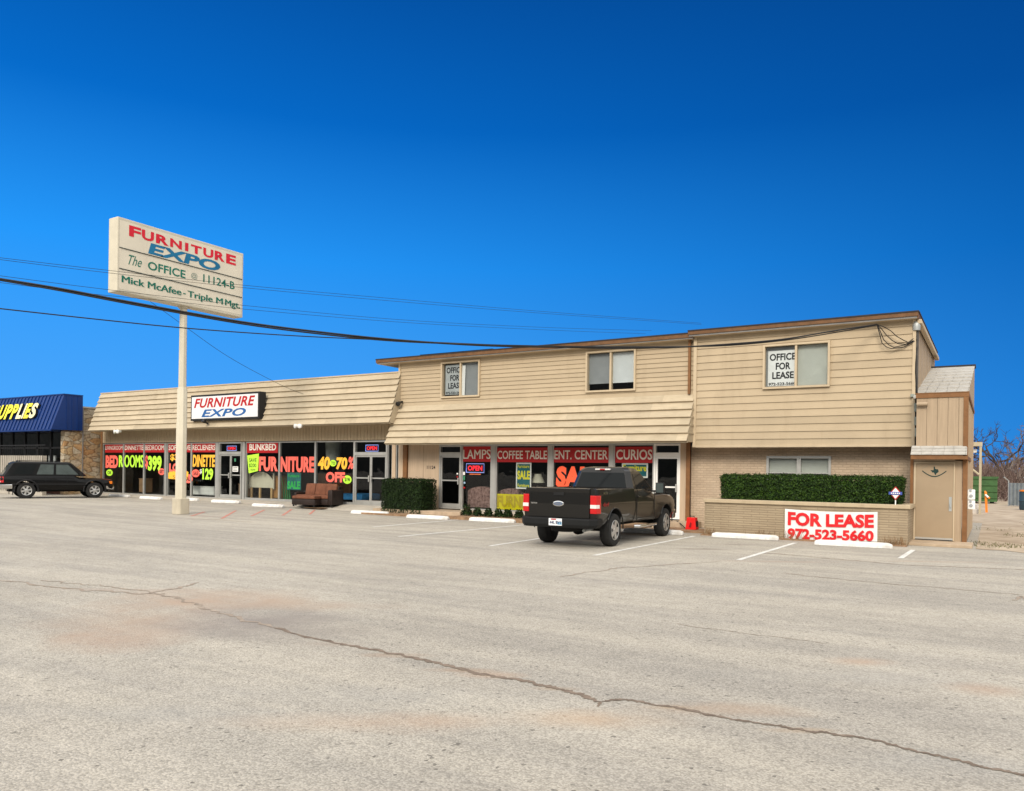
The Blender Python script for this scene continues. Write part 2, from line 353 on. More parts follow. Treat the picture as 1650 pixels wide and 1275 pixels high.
# ------------------------------------------------------------------ ground
def ground_mat():
    m = bpy.data.materials.new('worn_chip_seal'); m.use_nodes = True
    nt = m.node_tree; N = nt.nodes; L = nt.links; p = N['Principled BSDF']; p.inputs['Roughness'].default_value = .93; p.inputs['Specular IOR Level'].default_value = .25
    tc = N.new('ShaderNodeTexCoord'); O = tc.outputs['Object']
    def noise(sc, det=4, ro=.6, vec=O):
        n = N.new('ShaderNodeTexNoise'); n.inputs['Scale'].default_value = sc; n.inputs['Detail'].default_value = det; n.inputs['Roughness'].default_value = ro; L.new(vec, n.inputs['Vector']); return n.outputs[0]
    def ramp(src, p0, c0, p1, c1):
        r = N.new('ShaderNodeValToRGB'); L.new(src, r.inputs[0]); e = r.color_ramp.elements; e[0].position = p0; e[1].position = p1
        e[0].color = (*(c0 if isinstance(c0, tuple) else (c0,) * 3), 1); e[1].color = (*(c1 if isinstance(c1, tuple) else (c1,) * 3), 1); return r.outputs[0]
    def mix(f, a, b, t='MIX'):
        x = N.new('ShaderNodeMix'); x.data_type = 'RGBA'; x.blend_type = t
        for s, v in ((x.inputs[0], f), (x.inputs[6], a), (x.inputs[7], b)):
            if isinstance(v, (int, float)): s.default_value = v
            elif isinstance(v, tuple): s.default_value = (*v, 1)
            else: L.new(v, s)
        return x.outputs[2]
    base = ramp(noise(.22, 6), .35, (.405, .374, .322), .68, (.475, .441, .381))
    mp = N.new('ShaderNodeMapping'); mp.inputs['Rotation'].default_value = (0, 0, R(-14)); mp.inputs['Scale'].default_value = (.11, 1.0, 1); L.new(O, mp.inputs[0])
    base = mix(1, base, ramp(noise(1.2, 6, .65, mp.outputs[0]), .36, (.80, .80, .81), .60, (1.03, 1.02, 1.0)), 'MULTIPLY')
    base = mix(1, base, ramp(noise(3.2, 7, .7), .30, .90, .66, 1.05), 'MULTIPLY')
    # stones of the chip seal
    v = N.new('ShaderNodeTexVoronoi'); v.inputs['Scale'].default_value = 74; L.new(O, v.inputs['Vector'])
    sc = N.new('ShaderNodeSeparateColor'); L.new(v.outputs['Color'], sc.inputs[0])
    base = mix(1, base, ramp(sc.outputs[0], .10, (.76, .755, .75), .80, (1.11, 1.105, 1.10)), 'MULTIPLY')
    base = mix(1, base, ramp(v.outputs['Distance'], .25, 1.04, .85, .82), 'MULTIPLY')
    v2 = N.new('ShaderNodeTexVoronoi'); v2.inputs['Scale'].default_value = 42; L.new(O, v2.inputs['Vector']); s2 = N.new('ShaderNodeSeparateColor'); L.new(v2.outputs['Color'], s2.inputs[0])
    base = mix(1, base, ramp(s2.outputs[1], .004, .5, .018, 1.0), 'MULTIPLY')
    # rusty clay stains, each round a spot of its own
    wob = N.new('ShaderNodeTexNoise'); wob.inputs['Scale'].default_value = .8; wob.inputs['Detail'].default_value = 6; L.new(O, wob.inputs['Vector'])
    tex = ramp(noise(1.7, 8, .72), .36, 0.45, .62, 1.0)
    for (px, py, rx, ry, st, c) in ((230, 1000, 1.7, 1.6, .5, (.42, .28, .19)), (330, 968, 2.0, 1.6, .55, (.43, .29, .20)), (380, 1000, 1.9, 1.6, .6, (.25, .20, .17)), (480, 1015, 1.6, 1.1, .5, (.27, .22, .18)), (190, 1030, 1.1, .9, .45, (.43, .28, .19)), (500, 975, 2.0, .7, .35, (.42, .29, .2)), (960, 1160, 1.0, .45, .38, (.48, .31, .19)), (560, 1165, 1.5, .35, .28, (.48, .31, .20)),
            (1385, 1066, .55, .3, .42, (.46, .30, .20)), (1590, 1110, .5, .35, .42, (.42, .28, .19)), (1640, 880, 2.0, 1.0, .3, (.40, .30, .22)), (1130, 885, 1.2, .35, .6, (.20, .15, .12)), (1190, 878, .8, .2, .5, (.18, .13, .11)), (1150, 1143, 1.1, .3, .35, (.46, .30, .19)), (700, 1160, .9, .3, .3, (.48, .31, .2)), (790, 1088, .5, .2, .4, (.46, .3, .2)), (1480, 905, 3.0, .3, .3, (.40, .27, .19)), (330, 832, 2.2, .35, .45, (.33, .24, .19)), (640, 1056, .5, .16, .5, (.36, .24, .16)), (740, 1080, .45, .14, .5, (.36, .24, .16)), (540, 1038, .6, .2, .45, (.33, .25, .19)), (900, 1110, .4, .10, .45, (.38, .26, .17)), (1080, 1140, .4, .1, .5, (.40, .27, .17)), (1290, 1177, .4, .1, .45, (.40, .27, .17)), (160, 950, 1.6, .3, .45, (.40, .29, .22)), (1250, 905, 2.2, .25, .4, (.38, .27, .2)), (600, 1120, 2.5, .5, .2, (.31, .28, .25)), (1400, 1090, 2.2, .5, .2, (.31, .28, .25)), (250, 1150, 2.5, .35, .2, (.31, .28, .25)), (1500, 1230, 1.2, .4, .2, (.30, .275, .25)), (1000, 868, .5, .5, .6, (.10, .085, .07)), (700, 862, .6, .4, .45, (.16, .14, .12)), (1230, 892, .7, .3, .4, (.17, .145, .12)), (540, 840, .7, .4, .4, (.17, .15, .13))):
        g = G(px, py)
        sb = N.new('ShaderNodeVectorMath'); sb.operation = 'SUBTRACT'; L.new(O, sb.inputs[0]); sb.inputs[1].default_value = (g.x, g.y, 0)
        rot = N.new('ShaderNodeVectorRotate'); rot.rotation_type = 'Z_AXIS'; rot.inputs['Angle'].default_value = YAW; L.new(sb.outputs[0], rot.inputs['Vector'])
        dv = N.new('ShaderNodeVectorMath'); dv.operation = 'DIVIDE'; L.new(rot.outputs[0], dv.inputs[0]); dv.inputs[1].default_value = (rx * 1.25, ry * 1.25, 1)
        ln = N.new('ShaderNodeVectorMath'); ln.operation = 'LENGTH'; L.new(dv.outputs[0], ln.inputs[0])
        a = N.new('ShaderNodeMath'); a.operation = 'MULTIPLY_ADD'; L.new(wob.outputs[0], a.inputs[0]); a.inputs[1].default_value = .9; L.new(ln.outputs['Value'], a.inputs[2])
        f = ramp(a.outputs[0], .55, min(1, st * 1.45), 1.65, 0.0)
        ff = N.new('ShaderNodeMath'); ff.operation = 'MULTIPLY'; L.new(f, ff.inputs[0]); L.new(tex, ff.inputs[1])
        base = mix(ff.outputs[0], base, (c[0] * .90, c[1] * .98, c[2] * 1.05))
    L.new(base, p.inputs['Base Color'])
    b = N.new('ShaderNodeBump'); b.inputs['Strength'].default_value = .45; b.inputs['Distance'].default_value = .008; L.new(v.outputs['Distance'], b.inputs['Height']); b.invert = True; L.new(b.outputs[0], p.inputs['Normal'])
    return m
g = MB(); xs = [-900] + [-32 + i for i in range(15)] + [900]; ysg = [-300, 0, 40, 1800]
for i in range(len(xs) - 1):
    for j in range(len(ysg) - 1):
        g.quad((xs[i], ysg[j], lot_z(xs[i])), (xs[i + 1], ysg[j], lot_z(xs[i + 1])), (xs[i + 1], ysg[j + 1], lot_z(xs[i + 1])), (xs[i], ysg[j + 1], lot_z(xs[i])))
struct(g.build('parking_lot_ground', ground_mat()))

def ribbon(mb, pts, w, dz=.004, jit=0., sub=1, wj=0.):
    P = [Vector(p) for p in pts]; Q = []
    for i in range(len(P) - 1):
        for k in range(sub): Q.append(P[i].lerp(P[i + 1], k / sub))
    Q.append(P[-1]); L_, Rr = [], []
    off = 0
    for i, p in enumerate(Q):
        t = (Q[min(i + 1, len(Q) - 1)] - Q[max(0, i - 1)]); t.z = 0; t.normalize(); n = Vector((-t.y, t.x, 0))
        off = off * .6 + random.uniform(-jit, jit); ww = w * (1 + random.uniform(-wj, wj))
        if jit and (i in (0, len(Q) - 1)): ww *= .1
        c = p + n * off; a, b = c + n * ww / 2, c - n * ww / 2
        a.z = lot_z(a.x) + dz; b.z = lot_z(b.x) + dz; L_.append(a); Rr.append(b)
    for i in range(len(Q) - 1): mb.quad(Rr[i], Rr[i + 1], L_[i + 1], L_[i])
ck = MB()
ckf = MB()
def crack(px, w, sub, jit, faint=False): ribbon(ckf if faint else ck, [G(*p) for p in px], w, .004, jit, sub, .55)
crack([(-40, 928), (60, 943), (140, 952), (230, 956), (265, 957)], .05, 14, .05, True)
crack([(440, 1012), (540, 1036), (620, 1051), (700, 1068), (770, 1085), (830, 1095), (885, 1107), (935, 1118), (968, 1131)], .05, 16, .02)
crack([(968, 1131), (1010, 1127), (1050, 1134), (1110, 1145), (1180, 1160), (1250, 1170), (1300, 1178), (1350, 1184), (1420, 1196), (1480, 1212), (1550, 1228), (1600, 1240), (1690, 1258)], .036, 14, .014)
crack([(968, 1131), (964, 1140)], .02, 5, .006)
crack([(265, 957), (300, 970), (360, 990), (440, 1012)], .05, 12, .05, True)
crack([(245, 957), (290, 946), (325, 939)], .05, 10, .05, True)
crack([(70, 935), (110, 941), (160, 943), (245, 954)], .035, 12, .05, True)
crack([(1090, 1005), (1130, 1012), (1190, 1020), (1270, 1029), (1340, 1038)], .014, 10, .02, True)
crack([(1230, 891), (1450, 910), (1690, 920)], .05, 40, .04, True)
crack([(1260, 924), (1400, 938), (1650, 959)], .03, 40, .04, True)
crack([(1632, 968), (1645, 961), (1660, 972), (1690, 966)], .05, 8, .03, True)
crack([(300, 836), (360, 838), (410, 842)], .06, 10, .05, True)
crack([(900, 930), (1000, 915), (1160, 905)], .03, 20, .05, True)
struct(ck.build('pavement_cracks', mat('crack_dirt', (.185, .142, .108), .95, var=.35, vscale=8)))
struct(ckf.build('faint_pavement_cracks', mat('faint_crack_dirt', (.30, .245, .195), .95, var=.3, vscale=8)))

ln = MB()
for a, b in (((1190, 902.7), (1281.7, 875)), ((957.9, 895.3), (1119, 864.2)), ((642.5, 864.9), (846, 846)), ((790, 880), (900, 863.5)), ((450, 843), (738, 838)), ((1451, 900), (1471.5, 886.5))):
    p, q = G(*a), G(*b)
    if a[0] == 450: p = G(600, 849.5)
    ribbon(ln, [p, q], .105, .005, 0, 8)
struct(ln.build('white_parking_lines', M_line))
rl = MB()
for a, b in (((308, 832), (330, 825)), ((357, 836), (380, 823)), ((405, 832), (426, 822)), ((455, 831), (470, 821)), ((499, 829), (507, 822))):
    ribbon(rl, [G(*a), G(*b)], .09, .005, 0, 4)
struct(rl.build('red_parking_lines', M_redline))

gv = MB()                                   # bare gravel and dirt yard along the right of the building
rng = random.Random(3)
edge = [(-.35, 21.6), (.6, 21.2), (2.2, 21.6), (5, 22.4), (11, 24), (26, 29), (60, 45)]
for i in range(len(edge) - 1):
    a, b = edge[i], edge[i + 1]
    n = 10
    for k in range(n):
        x0, x1 = a[0] + (b[0] - a[0]) * k / n, a[0] + (b[0] - a[0]) * (k + 1) / n
        y0, y1 = a[1] + (b[1] - a[1]) * k / n, a[1] + (b[1] - a[1]) * (k + 1) / n
        gv.quad((x0, y0 + .12 * math.sin(x0 * 7), .006), (x1, y1 + .12 * math.sin(x1 * 7), .006), (x1, 260, .006), (x0, 260, .006))
gv.quad((-60, 34, .006), (-.35, 34, .006), (-.35, 260, .006), (-60, 260, .006))
struct(gv.build('gravel_yard', mat('gravel_dirt', (.33, .25, .17), .95, var=.2, vscale=1.1, bump=.6, bscale=35, col2=(.43, .355, .27), detail=10)))

# walkway apron, door slabs, beds
wk = MB()
xl, xr = F(150, 800, S).x, F(640, 815, S).x
nseg = 14
for i in range(nseg):
    a, b = xl + (xr - xl) * i / nseg, xl + (xr - xl) * (i + 1) / nseg
    wk.quad((a, 22.55, lot_z(a) + .006), (b, 22.55, lot_z(b) + .006), (b, 23.55, .215), (a, 23.55, .215)); wk.quad((a, 23.55, .215), (b, 23.55, .215), (b, 30.5, .215), (a, 30.5, .215))
struct(wk.build('shop_walkway', M_conc))
ws = MB()
a = G(612, 838).x; b = F(744, 830, 22.6).x
ws.box(F(612, 820, 22.9).x, b, 22.5, 23.9, 0, .2); ws.box(F(1050, 845, 22.9).x, F(1113, 845, 22.9).x, 22.9, 23.9, 0, .2)
ws.box(-1.95, -.42, 21.55, 22.7, 0, .07)
struct(ws.build('door_slabs', mat('door_slab', (.44, .34, .24), .9, var=.15, vscale=3, bump=.3, grime=.5), bevel=.01))
bd = MB()
bd.box(b + .02, F(1048, 845, 22.9).x, 21.75, 23.85, 0, .1); bd.box(F(595, 828, 22.2).x, b - .02, 21.75, 22.48, 0, .07)
bd.box(F(1050, 850, 22).x, -6.9, 21.6, 22.88, 0, .05); bd.box(-6.88, -1.78, 20.98, 21.22, 0, .03)
struct(bd.build('planting_bed', M_soil))

# ------------------------------------------------------------------ the shop building
B = thing('shop_building', 'long tan two storey shop and office building with mansard eaves and lap siding', 'building', (-12, 24, 0))
rng = random.Random(11)
def courses(mb, x0, x1, yb, zb, yt, zt, n, lip, jit=.003, nx=36, th=0.0):
    """lapped boards from the foot (yb, zb) to the top (yt, zt); each lower edge stands proud by lip"""
    d = Vector((0, yt - yb, zt - zb)); nv = Vector((0, -d.z, d.y)).normalized()
    if nv.y > 0: nv = -nv
    for i in range(n):
        A = Vector((0, yb, zb)) + d * (i / n); Bt = Vector((0, yb, zb)) + d * ((i + 1.0) / n)
        js = [rng.uniform(-jit, jit) for _ in range(nx + 1)]; tone, left = rng.randrange(3), rng.randrange(2, 6)
        for k in range(nx):
            left -= 1
            if left <= 0: tone, left = rng.randrange(3), rng.randrange(3, 7)
            xa, xb = x0 + (x1 - x0) * k / nx, x0 + (x1 - x0) * (k + 1) / nx
            la = A + nv * lip + Vector((xa, 0, js[k])); lb = A + nv * lip + Vector((xb, 0, js[k + 1]))
            ta = Bt + nv * .001 + Vector((xa, 0, .006)); tb = Bt + nv * .001 + Vector((xb, 0, .006))
            mb.quad(la, lb, tb, ta, tone)
            mb.quad(A + Vector((xa, 0, js[k])), A + Vector((xb, 0, js[k + 1])), lb, la)
    mb.quad((x0, yb + .012, zb), (x1, yb + .012, zb), (x1, yt + .012, zt), (x0, yt + .012, zt))

def siding(mb, x0, x1, z0, z1, Y, pitch, lip, holes=()):
    n = int(math.ceil((z1 - z0) / pitch))
    for i in range(n):
        za, zb = z0 + i * pitch, min(z1, z0 + (i + 1) * pitch)
        tone = rng.randrange(3)
        br = sorted({za, zb} | {h for hl in holes for h in hl[2:4] if za < h < zb})
        for s in range(len(br) - 1):
            a, b = br[s], br[s + 1]; zm = (a + b) / 2
            xsn = [x0, x1]
            cut = sorted((h[0], h[1]) for h in holes if h[2] < zm < h[3])
            iv = []; c = x0
            for h in cut: iv.append((c, h[0])); c = h[1]
            iv.append((c, x1))
            oa, ob = lip * (1 - (a - za) / pitch), lip * (1 - (b - za) / pitch)
            for (p, q) in iv:
                if q - p < 1e-3: continue
                m_ = max(1, int((q - p) / .7))
                for k in range(m_):
                    u, w = p + (q - p) * k / m_, p + (q - p) * (k + 1) / m_
                    mb.quad((u, Y - oa, a), (w, Y - oa, a), (w, Y - ob, b), (u, Y - ob, b), tone)
                    if s == 0: mb.quad((u, Y, a), (w, Y, a), (w, Y - oa, a), (u, Y - oa, a))

def frame_box(mb, x0, x1, z0, z1, Y0, Y1, t):
    mb.box(x0, x0 + t, Y0, Y1, z0, z1); mb.box(x1 - t, x1, Y0, Y1, z0, z1)
    mb.box(x0 + t, x1 - t, Y0, Y1, z1 - t, z1); mb.box(x0 + t, x1 - t, Y0, Y1, z0, z0 + t)

# --- left wing mansard
XL0, XL1 = F(143, 694, YB).x, F(628, 681, YB).x
ZLb, ZLt = F(386, 688, YB).z, F(402, 618, YW).z
mb = MB(); courses(mb, XL0, XL1, YB, ZLb, YW, ZLt, 8, .07)
for x in (XL0, XL1): mb.poly([(x, YB - .02, ZLb), (x, YW, ZLt), (x, YW + .3, ZLt), (x, YW + .3, ZLb)])
mb.box(XL0, XL1, YB + .02, YB + .06, ZLb - .03, ZLb + .02)
mb.build('mansard', SHK3, B)
mb = MB(); mb.box(XL0 - .03, XL1, YW - .04, YW + .4, ZLt, ZLt + .05); mb.build('roof_edge', M_trim, B)
mb = MB(); mb.quad((XL0, YB + .07, ZLb + .015), (XL1, YB + .07, ZLb + .015), (XL1, S + .1, ZLb + .015), (XL0, S + .1, ZLb + .015)); mb.build('soffit', M_board, B)
# --- middle mansard
M_panel = mat('pinkish_panel', (.50, .38, .27), .8, var=.08, vscale=3, bump=.2, stretch=(8, 8, .5), grime=.3)
XM0, XM1 = F(622, 713.5, YB).x, F(1108, 715, YB).x
ZMb = (F(622, 713.5, YB).z + F(1108, 715, YB).z) / 2; ZMt = (F(640, 656, YW).z + F(1116, 635, YW).z) / 2
YM = YB - .05
mb = MB(); courses(mb, XM0, XM1, YM, ZMb, YW - .03, ZMt, 6, .075)
for x in (XM0, XM1): mb.poly([(x, YM - .02, ZMb), (x, YW - .03, ZMt), (x, YW + .1, ZMt), (x, YW + .1, ZMb)])
mb.box(XM0, XM1, YM + .02, YM + .06, ZMb - .03, ZMb + .02)
for i in range(1, 6):                       # course lines running round the right end
    t = i / 6; mb.box(XM1 - .01, XM1 + .022, YM + (YW - YM) * t, YW, ZMb + (ZMt - ZMb) * t, ZMb + (ZMt - ZMb) * t + .05)
mb.build('mansard', SHK3, B)
mb = MB(); mb.quad((XM0, YM + .07, ZMb + .015), (XM1, YM + .07, ZMb + .015), (XM1, S + .1, ZMb + .015), (XM0, S + .1, ZMb + .015)); mb.build('soffit', M_board, B)

# --- upper storeys
XR0, XR1 = F(1118, 719, YW - .1).x, F(1472.5, 718, YW - .1).x
ZRb = F(1295, 719, YW - .1).z
ZMr = (F(860, 559, 23.2).z); ZRr = F(1294, 519, 23.2).z
YR = YW - .1
XMl = F(644, 600, YW).x
w1 = srect(712, 774.4, 582, 640.6, YW); w2 = srect(945, 1025.5, 564.6, 631.4, YW); w3 = srect(1230, 1338, 552.7, 625.5, YR)
mb = MB(); siding(mb, XMl, XR0 + .02, ZMt - .3, ZMr - .1, YW, .150, .026, (w1, w2))
mb.quad((XMl, YW, ZMt - .8), (XMl, YW + 7, ZMt - .8), (XMl, YW + 7, ZMr - .1), (XMl, YW, ZMr - .1)); mb.build('upper_wall', SID3, B)
mb = MB(); siding(mb, XR0, XR1, ZRb, ZRr - .1, YR, (ZRr - .1 - ZRb) / 16.0, .025, (w3,))
mb.quad((XR0, YR, ZRb), (XR0, YR + .6, ZRb), (XR0, YR + .6, ZRr), (XR0, YR, ZRr))
mb.quad((XR0, YR, ZRb - .001), (XR1, YR, ZRb - .001), (XR1, YBR + .1, ZRb - .001), (XR0, YBR + .1, ZRb - .001)); mb.build('upper_wall', SID3, B)
mb = MB()                                   # corner and foot trims
for b6, nm_ in (((XR0 - .03, XR0 + .07, YR - .055, YR + .03, ZRb - .02, ZRr - .1), 'corner_trim'), ((XR1 - .06, XR1 + .02, YR - .055, YR + .03, ZRb - .02, ZRr - .1), 'corner_trim'),
        ((XR0 + .07, XR1 - .06, YR - .05, YR + .02, ZRb - .03, ZRb + .035), 'foot_trim'), ((XMl - .02, XMl + .07, YW - .05, YW + .03, ZMt - .4, ZMr - .1), 'corner_trim')):
    mb = MB(); mb.box(*b6); mb.build(nm_, M_trim, B)
mb = MB()                                   # right end wall
mb.quad((XR1, YR, ZRb), (XR1, YR + 8, ZRb), (XR1, YR + 8, ZRr - .1), (XR1, YR, ZRr - .1)); mb.quad((XR1 - .02, YBR, 0), (XR1 - .02, YR + 8, 0), (XR1 - .02, YR + 8, ZRb), (XR1 - .02, YBR, ZRb))
for k in range(7): mb.box(XR1 - .002, XR1 + .006, YR + 1.2 * k + .6, YR + 1.2 * k + .63, ZRb, ZRr - .1)
mb.build('end_wall', M_ply, B)
# roofs with brown fascia
def roof(x0, x1, z, yf, yback, right=False):
    mb = MB(); mb.box(x0, x1, yf, yback, z - .16, z); mb.build('roof', M_roof, B)
    fh = .105 if right else .12
    mb = MB(); mb.box(x0 - .02, x1 + .02, yf - .03, yf - .003, z - fh, z - .005)
    if right: mb.box(x1 + .003, x1 + .03, yf, yback, z - .17, z - .005)
    mb.build('fascia', M_brownd, B)
    mb = MB(); mb.box(x0 - .03, x1 + .04, yf - .045, yf + .1, z - .003, z + .035)
    if right: mb.box(x1 - .05, x1 + .05, yf + .1, yback, z - .003, z + .035)
    mb.build('roof_edge', M_roofblk, B)
    mb = MB(); mb.quad((x0, yf, z - .162), (x1, yf, z - .162), (x1, yf + 1.2, z - .162), (x0, yf + 1.2, z - .162)); mb.build('soffit', M_trim, B)
XRl = F(607, 580, 23.2).x
roof(XRl, XR0 - .02, ZMr, 23.2, 31)
roof(F(1110, 533, 23.15).x, F(1478, 503, 23.15).x, ZRr, 23.15, 31.2, True)
mb = MB()                                   # gutter under the right eave
xg = F(1478, 503, 23.15).x
mb.box(xg - .02, xg + .10, 23.3, 31, ZRr - .29, ZRr - .17); mb.build('gutter', M_trim, B, bevel=.02)
# downpipes
def pipe(px, y, z0, z1, m=M_brown, w=.10):
    x = F(px, 700, y).x; mb = MB(); mb.box(x - w / 2, x + w / 2, y - .09, y, z0, z1); mb.build('downpipe', m, B, bevel=.015)
pipe(1110.3, YW - .03, ZMt, ZMr - .12, w=.08); pipe(1110.5, S - .08, .12, ZMb + .05, w=.13); pipe(655, S - .05, .2, ZMb + .05, w=.2)
# slider windows
def slider(rect, Y, left, right, split=.5, label=None):
    x0, x1, z0, z1 = rect; xm = x0 + (x1 - x0) * split
    mb = MB(); frame_box(mb, x0, x1, z0, z1, Y - .085, Y + .14, .06); w = mb.build('window', M_trim, B)
    mb = MB(); mb.box(xm - .03, xm + .03, Y - .055, Y + .1, z0 + .062, z1 - .062); mb.build('mullion', M_trim, w)
    for (a, b, m, zlo) in ((x0 + .062, xm - .032, left[0], left[1]), (xm + .032, x1 - .062, right[0], right[1])):
        mb = MB(); mb.quad((a, Y + .02, z0 + .062), (b, Y + .02, z0 + .062), (b, Y + .02, z1 - .062), (a, Y + .02, z1 - .062)); mb.build('pane', M_glass2, w)
        if m:
            mb = MB(); zl = z0 + .062 + (z1 - z0) * zlo
            n = int((z1 - .062 - zl) / .03)
            for i in range(n):
                z = zl + i * .03; mb.quad((a, Y + .085, z), (b, Y + .085, z), (b, Y + .097, z + .032), (a, Y + .097, z + .032))
            mb.build('blind', m, w)
    mb = MB(); xa_, xb_, za_, zb_ = x0 - 1.2, x1 + .4, z0 - .3, z1 + .4; yb_ = Y + .9; mb.quad((xa_, yb_, za_), (xb_, yb_, za_), (xb_, yb_, zb_), (xa_, yb_, zb_)); mb.quad((xa_, Y + .16, za_), (xa_, yb_, za_), (xa_, yb_, zb_), (xa_, Y + .16, zb_)); mb.quad((xa_, Y + .16, zb_), (xb_, Y + .16, zb_), (xb_, yb_, zb_), (xa_, yb_, zb_)); mb.quad((xa_, Y + .16, za_), (xb_, Y + .16, za_), (xb_, yb_, za_), (xa_, yb_, za_)); mb.quad((xb_, Y + .16, za_), (xb_, yb_, za_), (xb_, yb_, zb_), (xb_, Y + .16, zb_)); mb.build('room_interior', M_dark, w)
    return w
wn1 = slider(w1, YW, (None, 0), (M_blindg, 0.0)); wn2 = slider(w2, YW, (M_blindg, .17), (M_blindw, .17)); wn3 = slider(w3, YR, (M_blindg, 0), (M_blind, 0), .50)
mb = MB(); a, b, c, d = srect(743, 748, 589, 637, YW); mb.prism([(a, YW + .03, c), (b, YW + .035, c), (b + .03, YW + .035, d), (a + .03, YW + .03, d)], (0, .01, 0)); mb.build('loose_strip', M_white, wn1)
# office for lease papers behind the glass
def lease_paper(px, Y, label, dim):
    x0, x1, z0, z1 = srect(*px, Y + .05)
    mb = MB(); mb.box(x0, x1, Y + .045, Y + .05, z0, z1)
    o = tag(mb.build('lease_notice', M_white if not dim else mat('grey_paper', (.42, .44, .44), .7)), label, 'sign', 'office for lease notices')
    h = z1 - z0; w = x1 - x0
    for s, u0, u1, v0, v1 in (('OFFICE', .06, .98, .72, .92), ('FOR', .28, .80, .46, .66), ('LEASE', .16, .92, .20, .40), ('972-523-5660', .03, .99, .015, .10)):
        text('lettering', s, M_ink, o, (x0 + w * u0, Y + .045, z0 + h * v0), (w * (u1 - u0), 0, 0), (0, 0, h * (v1 - v0)), bold=.03, off=.004)
lease_paper((1237.5, 1283, 565, 622), YR, 'white office for lease notice in the right upstairs window', False)
lease_paper((718, 746, 588, 636), YW, 'grey office for lease notice in the left upstairs window', True)

# --- lower right brick wall with window
w4 = srect(1235, 1339, 735, 800, YBR)
mb = MB(); bx0, bx1 = F(1113, 800, YBR).x, XR1 + .1; zt = ZRb + .05
mb.quad((bx0, YBR, 0), (bx0, YBR + .3, 0), (bx0, YBR + .3, zt), (bx0, YBR, zt))
for q in ((bx0, w4[0], 0, zt), (w4[1], bx1, 0, zt), (w4[0], w4[1], 0, w4[2]), (w4[0], w4[1], w4[3], zt)):
    mb.quad((q[0], YBR, q[2]), (q[1], YBR, q[2]), (q[1], YBR, q[3]), (q[0], YBR, q[3]))
mb.build('brick_wall', M_brick, B)
x0, x1, z0, z1 = w4; xm = (x0 + x1) / 2 + .02
mb = MB(); frame_box(mb, x0, x1, z0, z1, YBR - .04, YBR + .12, .07); mb.box(xm - .06, xm + .06, YBR - .03, YBR + .1, z0 + .07, z1 - .07)
for a, b in ((x0 + .07, xm - .06), (xm + .06, x1 - .07)): mb.box(a, b, YBR - .01, YBR + .05, z1 - .52, z1 - .49)
w = mb.build('window', M_alu, B)
for a, b in ((x0 + .07, xm - .06), (xm + .06, x1 - .07)):
    mb = MB(); mb.quad((a, YBR + .06, z0 + .07), (b, YBR + .06, z0 + .07), (b, YBR + .06, z1 - .07), (a, YBR + .06, z1 - .07)); mb.build('pane', M_glass2, w)
    mb = MB(); n = int((z1 - z0 - .14) / .03)
    for i in range(n): mb.quad((a, YBR + .09, z0 + .07 + i * .03), (b, YBR + .09, z0 + .07 + i * .03), (b, YBR + .10, z0 + .102 + i * .03), (a, YBR + .10, z0 + .102 + i * .03))
    mb.build('blind', M_blind, w)

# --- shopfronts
ZH = F(500, 711.3, S).z; ZF = .215
mb = MB()                                   # vertical boards above the left shop windows
xa, xb = F(167, 705, S).x, F(640, 705, S).x
x = xa
while x < xb: mb.box(x, min(xb, x + .172), S - .045, S - .02, ZH + .03, ZLb + .03); x += .187
mb.box(xa, xb, S - .02, S + .05, ZH + .03, ZLb + .03); mb.build('board_wall', M_board, B)
mb = MB(); mb.box(xa - .14, xa, S - .08, S + .02, .2, ZLb + .02); mb.build('corner_post', M_brown, B)
def bay(px0, px1, zt, zb, t=.045, sill=0.0):
    x0, x1 = F(px0, 760, S).x, F(px1, 760, S).x
    mb = MB(); frame_box(mb, x0, x1, zb, zt, S - .03, S + .07, t)
    if sill: mb.box(x0, x1, S - .06, S - .032, zb, zb + sill)
    f = mb.build('window', M_alud, B)
    mb = MB(); mb.quad((x0 + t, S + .01, zb + t), (x1 - t, S + .01, zb + t), (x1 - t, S + .01, zt - t), (x0 + t, S + .01, zt - t)); mb.build('pane', M_glass, f)
    return f
